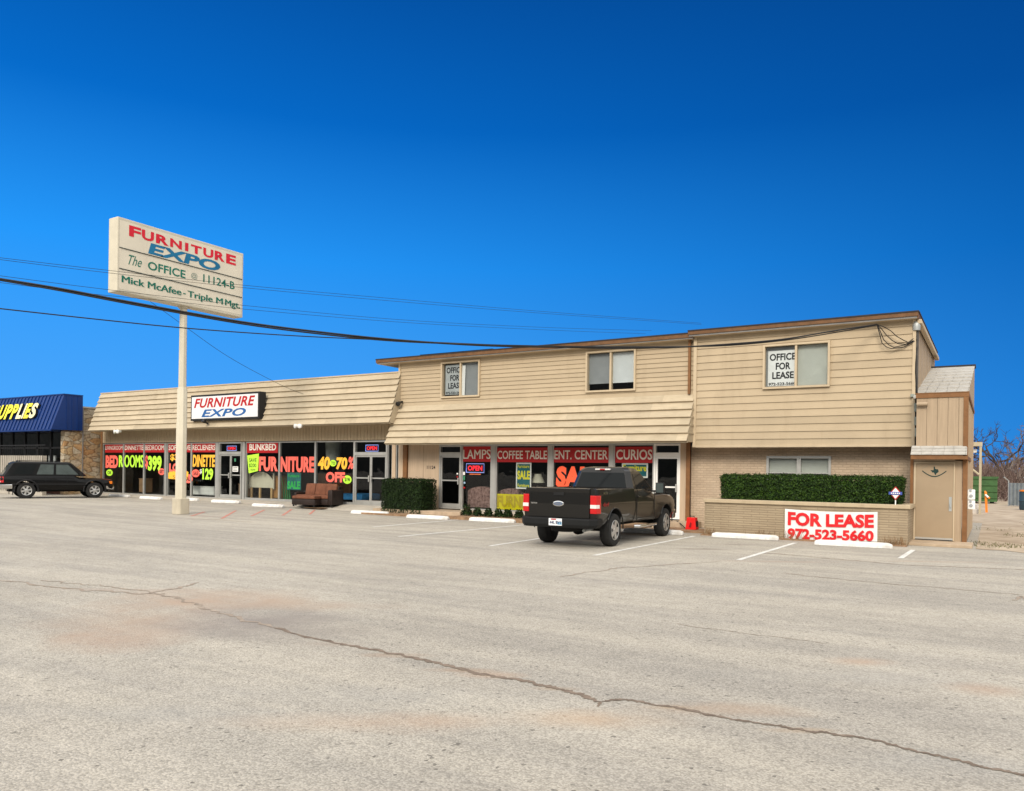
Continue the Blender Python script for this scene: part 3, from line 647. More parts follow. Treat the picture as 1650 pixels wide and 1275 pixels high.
def door_bay(px0, px1, zt, zb, leaves, pxm, yrail, ybar, m=M_alu, pull=None):
    x0, x1 = F(px0, 760, S).x, F(px1, 760, S).x; zbar = F((px0 + px1) / 2, ybar, S).z; zr = F((px0 + px1) / 2, yrail, S).z
    mb = MB(); frame_box(mb, x0, x1, zb, zt, S - .05, S + .08, .06); mb.box(x0 + .06, x1 - .06, S - .05, S + .08, zbar - .07, zbar + .07)
    f = mb.build('door_frame', m, B)
    mb = MB(); mb.quad((x0 + .06, S + .01, zbar + .07), (x1 - .06, S + .01, zbar + .07), (x1 - .06, S + .01, zt - .06), (x0 + .06, S + .01, zt - .06)); mb.build('transom_pane', M_glass, f)
    xm = F(pxm, 760, S).x if pxm else None
    ls = [(x0 + .065, xm - .004), (xm + .004, x1 - .065)] if leaves == 2 else [(x0 + .065, x1 - .065)]
    for i, (a, b) in enumerate(ls):
        mb = MB(); frame_box(mb, a, b, zb + .065, zbar - .075, S - .02, S + .025, .055); mb.box(a + .055, b - .055, S - .025, S + .03, zr - .025, zr + .025)
        mb.box(a + .055, b - .055, S - .018, S + .024, zb + .12, zb + .2)
        d = mb.build('door', m, B)
        mb = MB(); mb.quad((a + .055, S + .005, zb + .2), (b - .055, S + .005, zb + .2), (b - .055, S + .005, zbar - .13), (a + .055, S + .005, zbar - .13)); mb.build('pane', M_glass, d)
        hx = b - .06 if (i == 0) else a + .06
        mb = MB(); mb.box(hx - .025, hx + .025, S - .09, S - .065, zr - .15, zr + .1); mb.box(hx - .015, hx + .015, S - .065, S - .02, zr - .13, zr - .09); mb.box(hx - .015, hx + .015, S - .065, S - .02, zr + .05, zr + .09)
        mb.build('handle', M_alu, d, bevel=.006)
    return f
for a, b in ((166, 199.3), (199.4, 232.1), (232.3, 266), (270, 308.5), (308.6, 348.5)): bay(a, b, ZH, ZF)
mb = MB(); x_ = F(268, 750, S).x; mb.box(x_ - .06, x_ + .06, S - .04, S + .08, ZF, ZH); mb.build('mullion', M_alud, B)
for p in (350.8, 393.2):
    mb = MB(); x_ = F(p, 750, S).x; mb.box(x_ - .09, x_ + .09, S - .04, S + .08, ZF, ZH); mb.build('mullion', M_alud, B)
door_bay(353.3, 390.2, ZH, ZF, 2, 372, 765.6, 730.3)
for a, b in ((396.4, 450.3), (450.4, 508.2), (508.3, 571)): bay(a, b, ZH, ZF, sill=.1)
door_bay(571.2, 624.5, ZH, ZF, 2, 598, 770.6, 731.5)
bay(624.8, 633, ZH, ZF); bay(638.5, 643.5, ZH, ZF)
mb = MB()
for a, b in ((633, 638.5), (643.5, 650.5)):
    mb.box(F(a, 750, S).x, F(b, 750, S).x, S - .06, S + .1, .2, ZH + .2)
mb.build('jamb', M_panel, B)
ZHm = F(760, 717.5, S).z; ZFm = .235
mb = MB()                                   # plain panel beside the first door, narrow pier beside the last one
xa, xm_, xb = F(659, 750, S).x, F(683.5, 750, S).x, F(708.5, 750, S).x
mb.box(xa, xm_ - .006, S - .05, S + .02, .2, ZMb + .05); mb.box(xm_ + .006, xb, S - .05, S + .02, .2, ZMb + .05)
mb.build('panel_wall', M_panel, B)
mb = MB(); mb.box(F(1097, 760, S).x, F(1107.6, 760, S).x, S - .06, S + .05, .15, ZMb + .05); mb.build('pier', M_panel, B)
stext('house_number', '11124', M_ink, B, 688, 701.5, 750.5, 756, S - .05, bold=.03)
mb = MB(); mb.box(F(708.5, 720, S).x, F(1097, 720, S).x, S - .06, S + .08, ZHm + .002, ZMb + .1); mb.build('header', M_alud, B)
door_bay(708.8, 744.4, ZHm, ZFm, 1, None, 774.3, 732)
for a, b in ((744.6, 792.5), (799.2, 884.5), (890.6, 983), (989, 1054)): bay(a, b, ZHm, ZFm)
mb = MB()
for a, b in ((792.6, 799.1), (884.6, 890.5), (983.1, 988.9)):
    x0, x1 = F(a, 750, S).x, F(b, 750, S).x; mb = MB(); mb.box(x0, x1, S - .035, S + .06, ZFm, ZHm); mb.build('mullion', M_alud, B)
door_bay(1054.2, 1097, ZHm, ZFm, 1, None, 785, 733, M_white)
mb = MB(); mb.box(F(744.4, 800, S).x, F(1054, 800, S).x, S - .09, S + .1, 0, ZFm - .003); mb.build('sill_wall', M_conc, B)
# interior shell
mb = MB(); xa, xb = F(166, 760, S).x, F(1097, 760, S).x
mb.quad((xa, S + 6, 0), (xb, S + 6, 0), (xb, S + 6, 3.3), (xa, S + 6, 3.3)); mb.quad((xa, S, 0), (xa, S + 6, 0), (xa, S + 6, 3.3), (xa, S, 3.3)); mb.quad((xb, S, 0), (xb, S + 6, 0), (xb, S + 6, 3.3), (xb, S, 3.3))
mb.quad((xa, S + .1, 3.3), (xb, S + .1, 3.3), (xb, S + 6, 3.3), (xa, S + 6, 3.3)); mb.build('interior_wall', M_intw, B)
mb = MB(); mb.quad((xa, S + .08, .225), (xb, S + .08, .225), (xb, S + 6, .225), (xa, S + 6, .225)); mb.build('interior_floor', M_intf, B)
# bulk of the building behind
mb = MB(); mb.quad((XL0, YW + .3, ZLt), (XL1 + 1, YW + .3, ZLt), (XL1 + 1, 36, ZLt), (XL0, 36, ZLt)); mb.build('roof', M_roof, B)
mb = MB(); xe = F(163, 760, S).x
mb.quad((xe, S, 0), (xe, 36, 0), (xe, 36, ZLt), (xe, S, ZLt)); mb.quad((xe, 36, 0), (XR1, 36, 0), (XR1, 36, ZLt), (xe, 36, ZLt)); mb.build('rear_wall', M_ply, B)

# ------------------------------------------------------------------ stair enclosure on the right end
E_ = thing('stair_enclosure', 'tan plywood stair enclosure with brown trim and a door, right end of the building', 'shed', (-1.1, 22.7, 0))
YE = 22.7
ex0, ex1 = F(1476.5, 700, YE).x, F(1558, 760, YE).x; zE = F(1515, 634, YE).z; YEb = 29.6; zSh = F(1542, 590, YEb).z
dx0, dx1 = F(1475.5, 800, YE).x, F(1536, 800, YE).x; zd = F(1505, 747, YE).z
mb = MB(); zr_ = F(1512, 727, YE).z
x = ex0
while x < ex1 - .09: mb.box(x, min(ex1 - .09, x + .232), YE - .03, YE, zr_ - .02, zE - .1); x += .24
mb.box(ex0, ex1 - .02, YE, YE + .05, zr_ - .02, zE)
mb.box(F(1468, 800, YE).x, dx0 - .04, YE - .012, YE + .05, .05, zr_ - .25); mb.box(dx1 + .03, ex1 - .1, YE - .012, YE + .05, .05, zr_ - .25); mb.box(dx0 - .04, dx1 + .03, YE - .012, YE + .05, zd + .03, zr_ - .02)
mb.build('front_wall', M_ply, E_)
mb = MB(); mb.poly([(ex1, YE, .05), (ex1, YEb, .05), (ex1, YEb, zSh - .05), (ex1, YE + .3, zE - .02), (ex1, YE, zE - .02)])
for k in range(1, 17): mb.box(ex1 - .001, ex1 + .006, YE + k * .41, YE + k * .41 + .015, .08, zE - .12)
mb.quad((XR1, YEb, 2), (ex1, YEb, 2), (ex1, YEb, zSh - .05), (XR1, YEb, zSh - .05)); mb.build('side_wall', M_ply, E_)
mb = MB()
mb.box(ex0 - .02, ex1 + .03, YE - .06, YE - .031, zE - .11, zE); mb.box(ex1 - .09, ex1 + .02, YE - .055, YE - .031, .02, zE - .112); mb.box(ex1 + .008, ex1 + .03, YE - .03, YEb - .5, zE - .10, zE - .005)
xk = F(1468.5, 800, YE).x
mb.box(xk - .03, xk + .04, YE - .05, YE - .014, .08, zr_ - .12)
mb.box(xk, ex1 - .09, YE - .32, YE - .29, zr_ - .22, zr_ - .10); mb.box(ex1 - .09, ex1 + .022, YE - .32, YE + 3, zr_ - .22, zr_ - .13)
mb.box(ex0 - .03, ex1 + .03, YE - .07, YE + .2, zE + .002, zE + .02)
mb.build('trim', M_brown, E_)
M_shing = mat('grey_shingle', (.40, .385, .355), .9, var=.14, vscale=6, bump=.5, bscale=60)
mb = MB()
n = 9
for i in range(n):                          # shingle roof climbing to the back
    t0, t1 = i / n, (i + 1) / n
    ya, yb_ = YE + .35 + (YEb - YE - .35) * t0, YE + .35 + (YEb - YE - .35) * t1; za, zb_ = zE - .05 + (zSh - zE) * t0, zE - .05 + (zSh - zE) * t1
    x = XR1; 
    while x < ex1:
        xn = min(ex1 + .015, x + .25 + rng.uniform(-.03, .03)); h = rng.uniform(.02, .035); mb.quad((x, ya, za + h), (xn - .012, ya, za + h), (xn - .012, yb_, zb_), (x, yb_, zb_)); mb.quad((x, ya, za - .02), (xn - .012, ya, za - .02), (xn - .012, ya, za + h), (x, ya, za + h)); x = xn
mb.quad((XR1, YE + .3, zE - .08), (ex1, YE + .3, zE - .08), (ex1, YEb, zSh - .03), (XR1, YEb, zSh - .03))
mb.build('shingle_roof', M_shing, E_)
mb = MB(); mb.box(XR1, ex1 + .03, YEb, YEb + .5, zSh - .06, zSh + .03); mb.build('roof_edge', M_roofblk, E_)
mb = MB()                                   # little shingled hood over the door
hx0, hx1 = F(1467.5, 733, YE - .3).x, F(1558, 733, YE - .3).x; zh = F(1512, 733, YE - .33).z
for i in range(3):
    t0, t1 = i / 3, (i + 1) / 3
    ya, yb_ = YE - .34 + .32 * t0, YE - .34 + .32 * t1; za, zb_ = zh + .24 * t0, zh + .24 * t1; x = hx0
    while x < hx1:
        xn = min(hx1, x + rng.uniform(.2, .3)); h = rng.uniform(.012, .022); mb.box(x, xn - .008, ya - .01, ya + .12, za, za + h + .01); mb.quad((x, ya, za + h), (xn - .008, ya, za + h), (xn - .008, yb_, zb_ + .004), (x, yb_, zb_ + .004)); x = xn
mb.prism([(hx0, YE - .33, zh), (hx0, YE - .01, zh), (hx0, YE - .01, zh + .235)], (hx1 - hx0, 0, 0)); mb.build('door_hood', M_shing, E_)
mb = MB(); mb.box(dx0, dx1, YE - .04, YE + .01, .13, zd)
d = mb.build('door', mat('tan_door', (.33, .25, .165), .6, var=.05, vscale=2, grime=.3), E_, bevel=.006)
mb = MB(); t = .035
mb.box(dx0 - .04, dx0 - .003, YE - .05, YE, .08, zd + .03); mb.box(dx1 + .003, dx1 + .03, YE - .05, YE, .08, zd + .03); mb.box(dx0 - .003, dx1 + .003, YE - .05, YE, zd + .003, zd + .03); mb.build('door_casing', M_trim, E_)
mb = MB(); mb.box(dx0, dx1, YE - .055, YE - .041, .1, .145); mb.build('door_sweep', M_alu, d)
mb = MB(); a, b, c, e = srect(1529, 1533.5, 801, 824, YE - .05); mb.box(a, b, YE - .05, YE - .041, c, e); mb.box(a + .02, b - .015, YE - .085, YE - .051, c + .1, c + .14); mb.box(a + .02, b - .015, YE - .1, YE - .086, c + .1, c + .2); mb.build('handle', M_steel, d)
# Texas outline and arc painted on the door
tx = [(.40, 1.0), (.56, 1.0), (.56, .74), (.66, .70), (.80, .67), (.93, .66), (.97, .50), (1.0, .36), (.94, .30), (.80, .20), (.70, .10), (.68, -.06), (.56, .0), (.50, .16), (.40, .30), (.30, .24), (.22, .30), (.12, .44), (.0, .55), (.40, .55)]
a, b, c, e = srect(1499, 1512.5, 752, 765, YE - .045)
mb = MB(); mb.poly([(a + (b - a) * u, YE - .0445, c + (e - c) * v) for u, v in tx]); mb.build('painted_emblem', mat('dark_green_paint', (.01, .035, .03), .6), d, recalc=False)
mb = MB(); a, b, c, e = srect(1486, 1525, 760, 769, YE - .045); P_ = []
for k in range(17):
    u = k / 16; P_.append((u, 1 - math.sin(math.pi * u)))
for k in range(16):
    for (w_) in (.0,):
        u0, v0 = P_[k]; u1, v1 = P_[k + 1]; mb.quad((a + (b - a) * u0, YE - .0445, c + (e - c) * v0), (a + (b - a) * u1, YE - .0445, c + (e - c) * v1), (a + (b - a) * u1, YE - .0445, c + (e - c) * (v1 + .2)), (a + (b - a) * u0, YE - .0445, c + (e - c) * (v0 + .2)))
mb.build('painted_arc', MATS['dark_green_paint'], d, recalc=False)
mb = MB(); a, b, c, e = srect(1486, 1526, 748, 756, YE - .045)   # faint worn arc of lettering, not readable in the photo
for k in range(22):
    if k % 7 == 5: continue
    u = (k + .2) / 22; v = .9 * math.sin(math.pi * u); mb.quad((a + (b - a) * u, YE - .0445, c + (e - c) * v), (a + (b - a) * (u + .025), YE - .0445, c + (e - c) * v), (a + (b - a) * (u + .025), YE - .0445, c + (e - c) * (v + .18)), (a + (b - a) * u, YE - .0445, c + (e - c) * (v + .18)))
mb.build('painted_arc', mat('faded_green_paint', (.27, .25, .19), .7), d, recalc=False)
# meters, vent, conduits
for (pt, pb, lab) in ((789, 805.5, 'upper white meter box on the tan enclosure corner'), (806.5, 821, 'lower white meter box on the tan enclosure corner')):
    a, b, c, e = srect(1557.6, 1569, pt, pb, YE - .02)
    mb = MB(); mb.box(a + .02, b + .03, YE - .0, YE + .12, c, e); o = tag(mb.build('meter_box', M_white, bevel=.02), lab, 'meter box', 'meter boxes on the enclosure')
    mb = MB(); xm = (a + b) / 2; mb.box(xm - .02, xm + .03, YE - .012, YE - .001, e - .06, e + .02); mb.lathe([(.0, -.03), (.035, -.03), (.04, -.002), (.04, -.001)], 12, 'y', (xm + .02, YE, c + .1)); mb.build('meter_dial', mat('dial_grey', (.32, .33, .35), .5), o)
mb = MB(); a, b, c, e = srect(1474, 1486, 648, 654, YE - .2); mb.lathe([(.05, 0), (.05, .25)], 12, 'x', (a + .04, YE - .12, (c + e) / 2)); tag(mb.build('vent_pipe', M_ply), 'short tan stub pipe across the enclosure wall below its brown trim', 'pipe')
CM = thing('service_mast', 'grey electric service mast with weatherhead on the upper right corner', 'service mast', (F(1476, 560, YR).x, YR, 3))
xm = F(1477, 570, YR).x; M_pipe = mat('dark_conduit', (.075, .07, .065), .7, var=.4)
zt, zb = F(1476, 530, YR).z, F(1475, 650, YR).z
mb = MB(); mb.tube([(xm, YR + .02, zb - .2), (xm, YR + .02, zt)], .045, 10); mb.build('mast', M_pipe, CM, smooth=40)
mb = MB(); mb.lathe([(.09, -.1), (.10, .0), (.095, .08), (.06, .15), (.0, .17)], 14, 'z', (xm - .01, YR - .02, zt + .05)); mb.build('weatherhead', M_steel, CM, smooth=40)
mb = MB(); mb.tube([(xm - .05, YR + .03, F(1475, 719, YR).z), (xm - .045, YR + .03, zb)], .02, 8); mb.tube([(xm - .015, YR + .05, F(1475, 719, YR).z + .1), (xm - .01, YR + .05, zb)], .018, 8); mb.build('conduit', M_pipe, CM)
for (y0, y1, dx) in ((650, 664, .01), (672, 686, .015), (690, 704, .03)):
    za, zb_ = F(1475, y1, YR).z, F(1475, y0, YR).z; mb = MB(); mb.box(xm - .045 + dx, xm + .02 + dx, YR - .08, YR - .0, za, zb_); mb.build('junction_box', mat('grey_green_metal', (.26, .29, .26), .6), CM, bevel=.012)
mb = MB(); a, b, c, e = srect(1467, 1473.5, 635, 640, YR - .1); mb.box(a, b, YR - .12, YR - .06, c, e); mb.build('junction_box', MATS['grey_green_metal'], CM, bevel=.012)

# ------------------------------------------------------------------ planter, banner, security sign
PB = thing('brick_planter', 'long low tan brick planter with a smooth cap in front of the right end', 'planter', (-4.3, 21.25, 0))
px0, px1, YP = F(1137, 835, 21.35).x, F(1462.5, 850, 21.15).x, 21.25
zc = F(1300, 809, YP).z
mb = MB(); mb.box(px0, px1, YP, YP + .22, 0, zc - .1); mb.box(px0, px0 + .2, YP + .22, YBR, 0, zc - .1); mb.box(px1 - .2, px1, YP + .22, 23.2, 0, zc - .1); mb.build('brick_wall', M_pbrick, PB)
mb = MB(); mb.box(px0 - .03, px1 + .05, YP - .05, YP + .27, zc - .098, zc); mb.box(px0 - .03, px0 + .23, YP + .27, YBR - .05, zc - .098, zc); mb.box(px1 - .22, px1 + .05, YP + .27, 22.68, zc - .098, zc); mb.build('cap', mat('planter_cap', (.44, .355, .24), .8, var=.08, grime=.4, bump=.2), PB, bevel=.015)
mb = MB(); mb.quad((px0 + .2, YP + .22, zc - .2), (px1 - .2, YP + .22, zc - .2), (px1 - .2, 23.2, zc - .2), (px0 + .2, 23.2, zc - .2)); mb.build('soil', M_soil, PB)

BN = thing('lease_banner', 'white vinyl for lease banner with red letters hung on the brick planter', 'banner', (-3, YP - .03, .5))
bx0, bx1 = F(1265, 845, YP).x, F(1414, 848, YP).x
zt0, zt1, zb0, zb1 = F(1265, 820, YP).z, F(1414, 825, YP).z, F(1265, 868.5, YP).z, F(1414, 873, YP).z
def bnz(u, v):                               # v 0 bottom 1 top, sagging between its ties
    return (zb0 + (zb1 - zb0) * u) * (1 - v) + (zt0 + (zt1 - zt0) * u) * v - v * .035 * math.sin(math.pi * u)
def bny(u, v): return YP - .02 - .012 * math.sin(u * 23 + v * 3) * (1 - .5 * v) - .01 * math.sin(u * 9)
mb = MB(); nu, nv = 48, 8
for i in range(nu):
    for j in range(nv):
        q = [(i / nu, j / nv), ((i + 1) / nu, j / nv), ((i + 1) / nu, (j + 1) / nv), (i / nu, (j + 1) / nv)]
        mb.quad(*[(bx0 + (bx1 - bx0) * u, bny(u, v), bnz(u, v)) for u, v in q])
mb.build('vinyl_sheet', mat('banner_vinyl', (.74, .745, .74), .45, var=.04, vscale=5), BN, smooth=60)
mr = mat('banner_red', (.62, .015, .02), .45, var=.06)
def bent(o, f):
    for v in o.data.vertices: v.co = f(v.co)
def ban_text(s, u0, u1, v0, v1):
    o = text('lettering', s, mr, None, (u0, 0, v0), (u1 - u0, 0, 0), (0, 0, v1 - v0), bold=.045, off=0)
    base = BN.location
    bm = bmesh.new(); bm.from_mesh(o.data); bmesh.ops.triangulate(bm, faces=bm.faces); bmesh.ops.subdivide_edges(bm, edges=[e for e in bm.edges if abs(e.verts[0].co.x - e.verts[1].co.x) > .03], cuts=2); bm.to_mesh(o.data); bm.free()
    bent(o, lambda c: Vector((bx0 + (bx1 - bx0) * c.x, bny(c.x, c.z) - .022, bnz(c.x, c.z))) - base)
    o.parent = BN
ban_text('FOR LEASE', .035, .965, .46, .92); ban_text('972-523-5660', .035, .965, -.0, .38)

SS = thing('security_sign', 'small red and white diamond security sign on a white stake in the planter', 'sign', (F(1443, 810, YP).x, YP + .1, zc))
ys = YP + .02; xs_, zs_ = F(1443, 795, ys).x, F(1443, 795, ys).z
def dia(r, y, m, nm):
    mb = MB(); mb.prism([(xs_ - r * .8, y, zs_), (xs_, y, zs_ - r), (xs_ + r * .8, y, zs_), (xs_, y, zs_ + r)], (0, .012, 0)); return mb.build(nm, m, SS)
dia(.17, ys, M_red, 'sign_plate'); dia(.135, ys - .014, M_white, 'sign_face')
mb = MB(); mb.box(xs_ - .15, xs_ + .15, ys - .03, ys - .016, zs_ - .035, zs_ + .035); mb.build('name_bar', mat('blue_print', (.05, .08, .35), .5), SS)
mb = MB()
for k in range(5): mb.box(xs_ - .10 + k * .043, xs_ - .072 + k * .043, ys - .033, ys - .031, zs_ - .015, zs_ + .015)
mb.build('lettering', M_white, SS)
mb = MB(); mb.box(xs_ - .012, xs_ + .012, ys + .014, ys + .03, zc - .02, zs_ - .1); mb.build('stake', M_white, SS)

# ------------------------------------------------------------------ foliage
def leafy(name, m, parent, boxf, n, size, rg, lean=.6):
    """n small leaves scattered through the outer shell of a clipped shape given by boxf() -> (point, normal)"""
    mb = MB()
    for _ in range(n):
        p, nv = boxf(rg)
        nv = (nv + Vector((rg.gauss(0, lean), rg.gauss(0, lean), rg.gauss(0, lean)))).normalized()
        t = nv.cross(Vector((rg.random() - .5, rg.random() - .5, rg.random() - .5))).normalized(); b = nv.cross(t)
        s = size * rg.uniform(.6, 1.4); k = rg.randrange(3)
        mb.v += [p - t * s * .5, p + b * s * .28, p + t * s * .55, p - b * s * .28]; q = len(mb.v); mb.f.append((q - 4, q - 3, q - 2, q - 1)); mb.mi.append(k)
    return mb.build(name, m, parent, recalc=False)
LEAF = [mat('leaf_dark', (.008, .021, .004), .6, var=.3, spec=.15), mat('leaf_mid', (.016, .041, .006), .55, var=.3, spec=.15), mat('leaf_light', (.040, .082, .010), .5, var=.3, spec=.15)]
LEAFD = [mat('dark_leaf_a', (.006, .014, .004), .6, var=.3, spec=.15), mat('dark_leaf_b', (.011, .025, .006), .6, var=.3, spec=.15), mat('dark_leaf_c', (.020, .040, .009), .6, var=.3, spec=.15)]  # darker greens than the planter hedge
def box_shell(x0, x1, y0, y1, z0, z1, bulge=.05, taper=0.):
    A = [((x1 - x0) * (z1 - z0), 0), ((x1 - x0) * (y1 - y0), 1), ((y1 - y0) * (z1 - z0), 2), ((y1 - y0) * (z1 - z0), 3)]; T = sum(a for a, _ in A)
    def f(rg):
        r = rg.random() * T
        for a, k in A:
            if r < a: break
            r -= a
        u, v = rg.random(), rg.random(); dep = abs(rg.gauss(0, .05)) - bulge * (.5 + .5 * math.sin(u * 31 + v * 17) * math.sin(u * 57 - v * 9)) - (rg.random() ** 14) * .07
        if k == 0: p, n = Vector((x0 + (x1 - x0) * u, y0 + dep, z0 + (z1 - z0) * v)), Vector((0, -1, .25))
        elif k == 1: p, n = Vector((x0 + (x1 - x0) * u, y0 + (y1 - y0) * v, z1 - dep)), Vector((0, 0, 1))
        elif k == 2: p, n = Vector((x1 - dep, y0 + (y1 - y0) * u, z0 + (z1 - z0) * v)), Vector((1, 0, .2))
        else: p, n = Vector((x0 + dep, y0 + (y1 - y0) * u, z0 + (z1 - z0) * v)), Vector((-1, 0, .2))
        t = (p.z - z0) / (z1 - z0); cx = (x0 + x1) / 2; p.x = cx + (p.x - cx) * (1 - taper * (1 - t))
        return p, n
    return f
def hedge(label, x0, x1, y0, y1, z0, z1, n, size, mats, taper=0., seed=1):
    h = thing('clipped_hedge', label, 'hedge', ((x0 + x1) / 2, y0, z0)); rg = random.Random(seed)
    leafy('foliage', mats, h, box_shell(x0, x1, y0, y1, z0, z1, taper=taper), n, size, rg)
    mb = MB(); e = .09; cx = (x0 + x1) / 2; k = 1 - taper
    a = [(cx + (x - cx) * k, y, z0) for x, y in ((x0 + e, y0 + e), (x1 - e, y0 + e), (x1 - e, y1 - e), (x0 + e, y1 - e))]
    b = [(x, y, z1 - e) for x, y in ((x0 + e, y0 + e), (x1 - e, y0 + e), (x1 - e, y1 - e), (x0 + e, y1 - e))]
    mb.loft([a, b]); mb.build('shade_core', mat('hedge_core', (.010, .014, .006), .9), h)  # near-black block stands in for the shade inside the hedge
hy = YP + .33
hedge('long clipped green hedge growing in the brick planter under the window', F(1161, 785, hy).x, F(1452, 790, hy).x, hy, hy + .9, zc - .1, F(1300, 768.5, hy).z, 42000, .042, LEAF, .02, 5)
rg = random.Random(9)
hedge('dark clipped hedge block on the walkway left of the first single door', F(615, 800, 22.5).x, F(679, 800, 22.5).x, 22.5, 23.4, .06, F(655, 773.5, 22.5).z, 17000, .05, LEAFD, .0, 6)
# low shrubs under the shop windows
def shrub(px, py, w, h, label, seed):
    p = G(px, py, .1); p = F(px, py, 22.55); p.z = .1; rg = random.Random(seed)
    s = thing('low_shrub', label, 'shrub', p, 0, 'low shrubs under the shop windows')
    def f(r):
        a, b = r.random() * 6.283, r.random(); d = Vector((math.cos(a) * (1 - b * .6), math.sin(a) * (1 - b * .6), b)); k = r.uniform(.55, 1.05)
        return p + Vector((d.x * w / 2 * k, d.y * w / 2 * k, d.z * h * k + .03)), d
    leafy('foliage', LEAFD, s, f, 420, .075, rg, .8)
    mb = MB()
    for _ in range(9):
        a = rg.random() * 6.283; mb.tube([p, p + Vector((math.cos(a) * w * .3, math.sin(a) * w * .3, h * .7))], .008, 4)
    mb.build('stem', mat('twig_brown', (.10, .06, .035), .9), s)
for i, (px, lab) in enumerate(((752, 'leftmost low shrub, tallest, beside the first single door'), (769, 'low shrub second from the left, right of the door step'), (787, 'low shrub in front of the mullion below the red lamps banner'), (803, 'low shrub under the left end of the yellow banner'), (818, 'low shrub under the middle of the yellow banner'), (836, 'rightmost low shrub, next to the pickup tailgate'))):
    shrub(px, 833 + i * 1.2, .40 + .06 * (i == 0), .40 if i == 0 else .27, lab, 20 + i)
wd = MB(); rg = random.Random(4)             # dry weeds along the planter foot
for _ in range(170):
    u = rg.choice((rg.gauss(1145, 6), rg.gauss(1230, 12), rg.gauss(1280, 14), rg.gauss(1435, 6), rg.gauss(1455, 8))); x = F(u, 865, 21.15).x
    if not px0 < x < px1: continue
    p = Vector((x, rg.uniform(21.03, 21.2), .01)); q = p + Vector((rg.gauss(0, .06), rg.gauss(0, .04), rg.uniform(.05, .24)))
    wd.tube([p, q], .006, 3, r2=.003)
struct(wd.build('dry_weeds', mat('dry_weed', (.20, .12, .06), .95, var=.3)), 'stuff')
gs = MB()
for _ in range(2600):
    x, y = rg.uniform(-.5, 5), 22 + abs(rg.gauss(0, 4)); c = math.sin(x * 2.1 + y * .9) + math.sin(y * 1.7 - x)
    if c < .55: continue
    p = Vector((x, y, .005)); h = rg.uniform(.02, .07); d = rg.random() * 6.28; gs.poly([p, p + Vector((.02 * math.cos(d), .02 * math.sin(d), 0)), p + Vector((rg.gauss(0, .03), rg.gauss(0, .03), h))])
struct(gs.build('thin_grass', mat('thin_grass', (.10, .105, .035), .9, var=.4), recalc=False), 'stuff')

# ------------------------------------------------------------------ wheel stops
def stop_proto():
    mb = MB(); L_ = 1.72; rings = []
    for x, w, h in ((-.5, .055, .085), (-.485, .075, .105), (-.44, .078, .125), (-.2, .08, .128), (.2, .08, .126), (.44, .078, .124), (.485, .074, .10), (.5, .055, .08)):
        rings.append([(x * L_, -w - .02, 0), (x * L_, w + .02, 0), (x * L_, w + .012, h * .55), (x * L_, w * .7, h), (x * L_, -w * .7, h), (x * L_, -w - .012, h * .55)])
    mb.loft(rings); return mb.build('wheel_stop', mat('stop_paint', (.68, .675, .655), .8, var=.12, vscale=7, bump=.4, bscale=25, grime=.85), bevel=.008)
stops = [((1145, 866), (1254, 871), 'wheel stop in front of the left half of the brick planter'), ((1311, 879), (1437, 884), 'wheel stop in front of the for lease banner'), ((752, 840), (830, 843), 'wheel stop in front of the low shrubs'), ((651, 836), (722, 837), 'wheel stop in front of the first single door'),
    ((562, 828), (625, 830), 'wheel stop left of the dark hedge block'), ((402, 816), (457, 818.5), 'wheel stop in front of the white headboard window'), ((336, 809.5), (387, 812), 'wheel stop in front of the left double door'), ((278, 805), (322, 809), 'wheel stop behind the sign pole'), ((220, 803.5), (262, 806), 'wheel stop between the sign pole and the suv'), ((172, 800), (208, 802), 'wheel stop at the front of the black suv'), ((1050, 861), (1098, 863), 'wheel stop at the front wheel of the pickup')]
s0 = stop_proto()
for i, (a, b, lab) in enumerate(stops):
    o = s0 if i == 0 else s0.copy()
    if i: COL.objects.link(o)
    pa, pb = G(*a), G(*b); c = (pa + pb) / 2
    if i == 10: c = pb + Vector((-.86, .0, 0))
    o.location = (c.x, c.y + .09, lot_z(c.x) + .004); ang = math.atan2(pb.y - pa.y, pb.x - pa.x); o.rotation_euler = (0, 0, max(-.12, min(.12, ang)) * .6)
    tag(o, lab, 'wheel stop', 'white concrete wheel stops')

# ------------------------------------------------------------------ red box with cord
g_ = G(1115, 856); BX = thing('red_box', 'small bright red tapered box on the ground at the brown downpipe', 'box', (g_.x, g_.y, 0))
w, d_, h = .15, .13, .40
mb = MB(); rings = [[(g_.x + sx * w * k, g_.y + sy * d_ * k, z) for sx, sy in ((-1, -1), (1, -1), (1, 1), (-1, 1))] for z, k in ((.05, 1.08), (.10, 1.05), (.36, .86), (.405, .84))]
mb.loft(rings); o = mb.build('shell', mat('red_plastic', (.72, .012, .012), .4, var=.05), BX, bevel=.015)
mb = MB(); mb.prism([(g_.x - .045, g_.y - .150, .13), (g_.x + .02, g_.y - .150, .12), (g_.x + .03, g_.y - .137, .24), (g_.x - .01, g_.y - .132, .27)], (0, -.004, 0)); mb.build('dark_mark', mat('dark_red', (.22, .004, .006), .5), BX)
mb = MB(); mb.tube([(g_.x - .07, g_.y, .40), (g_.x - .06, g_.y, .44), (g_.x + .06, g_.y, .44), (g_.x + .07, g_.y, .40)], .012, 6); mb.build('handle', M_black, BX)
mb = MB(); mb.box(g_.x + w * .97, g_.x + w * 1.03, g_.y - .09, g_.y + .09, .1, .3); mb.build('side_panel', M_black, BX)
cdm = MB(); q = F(1096, 840, 23.5)
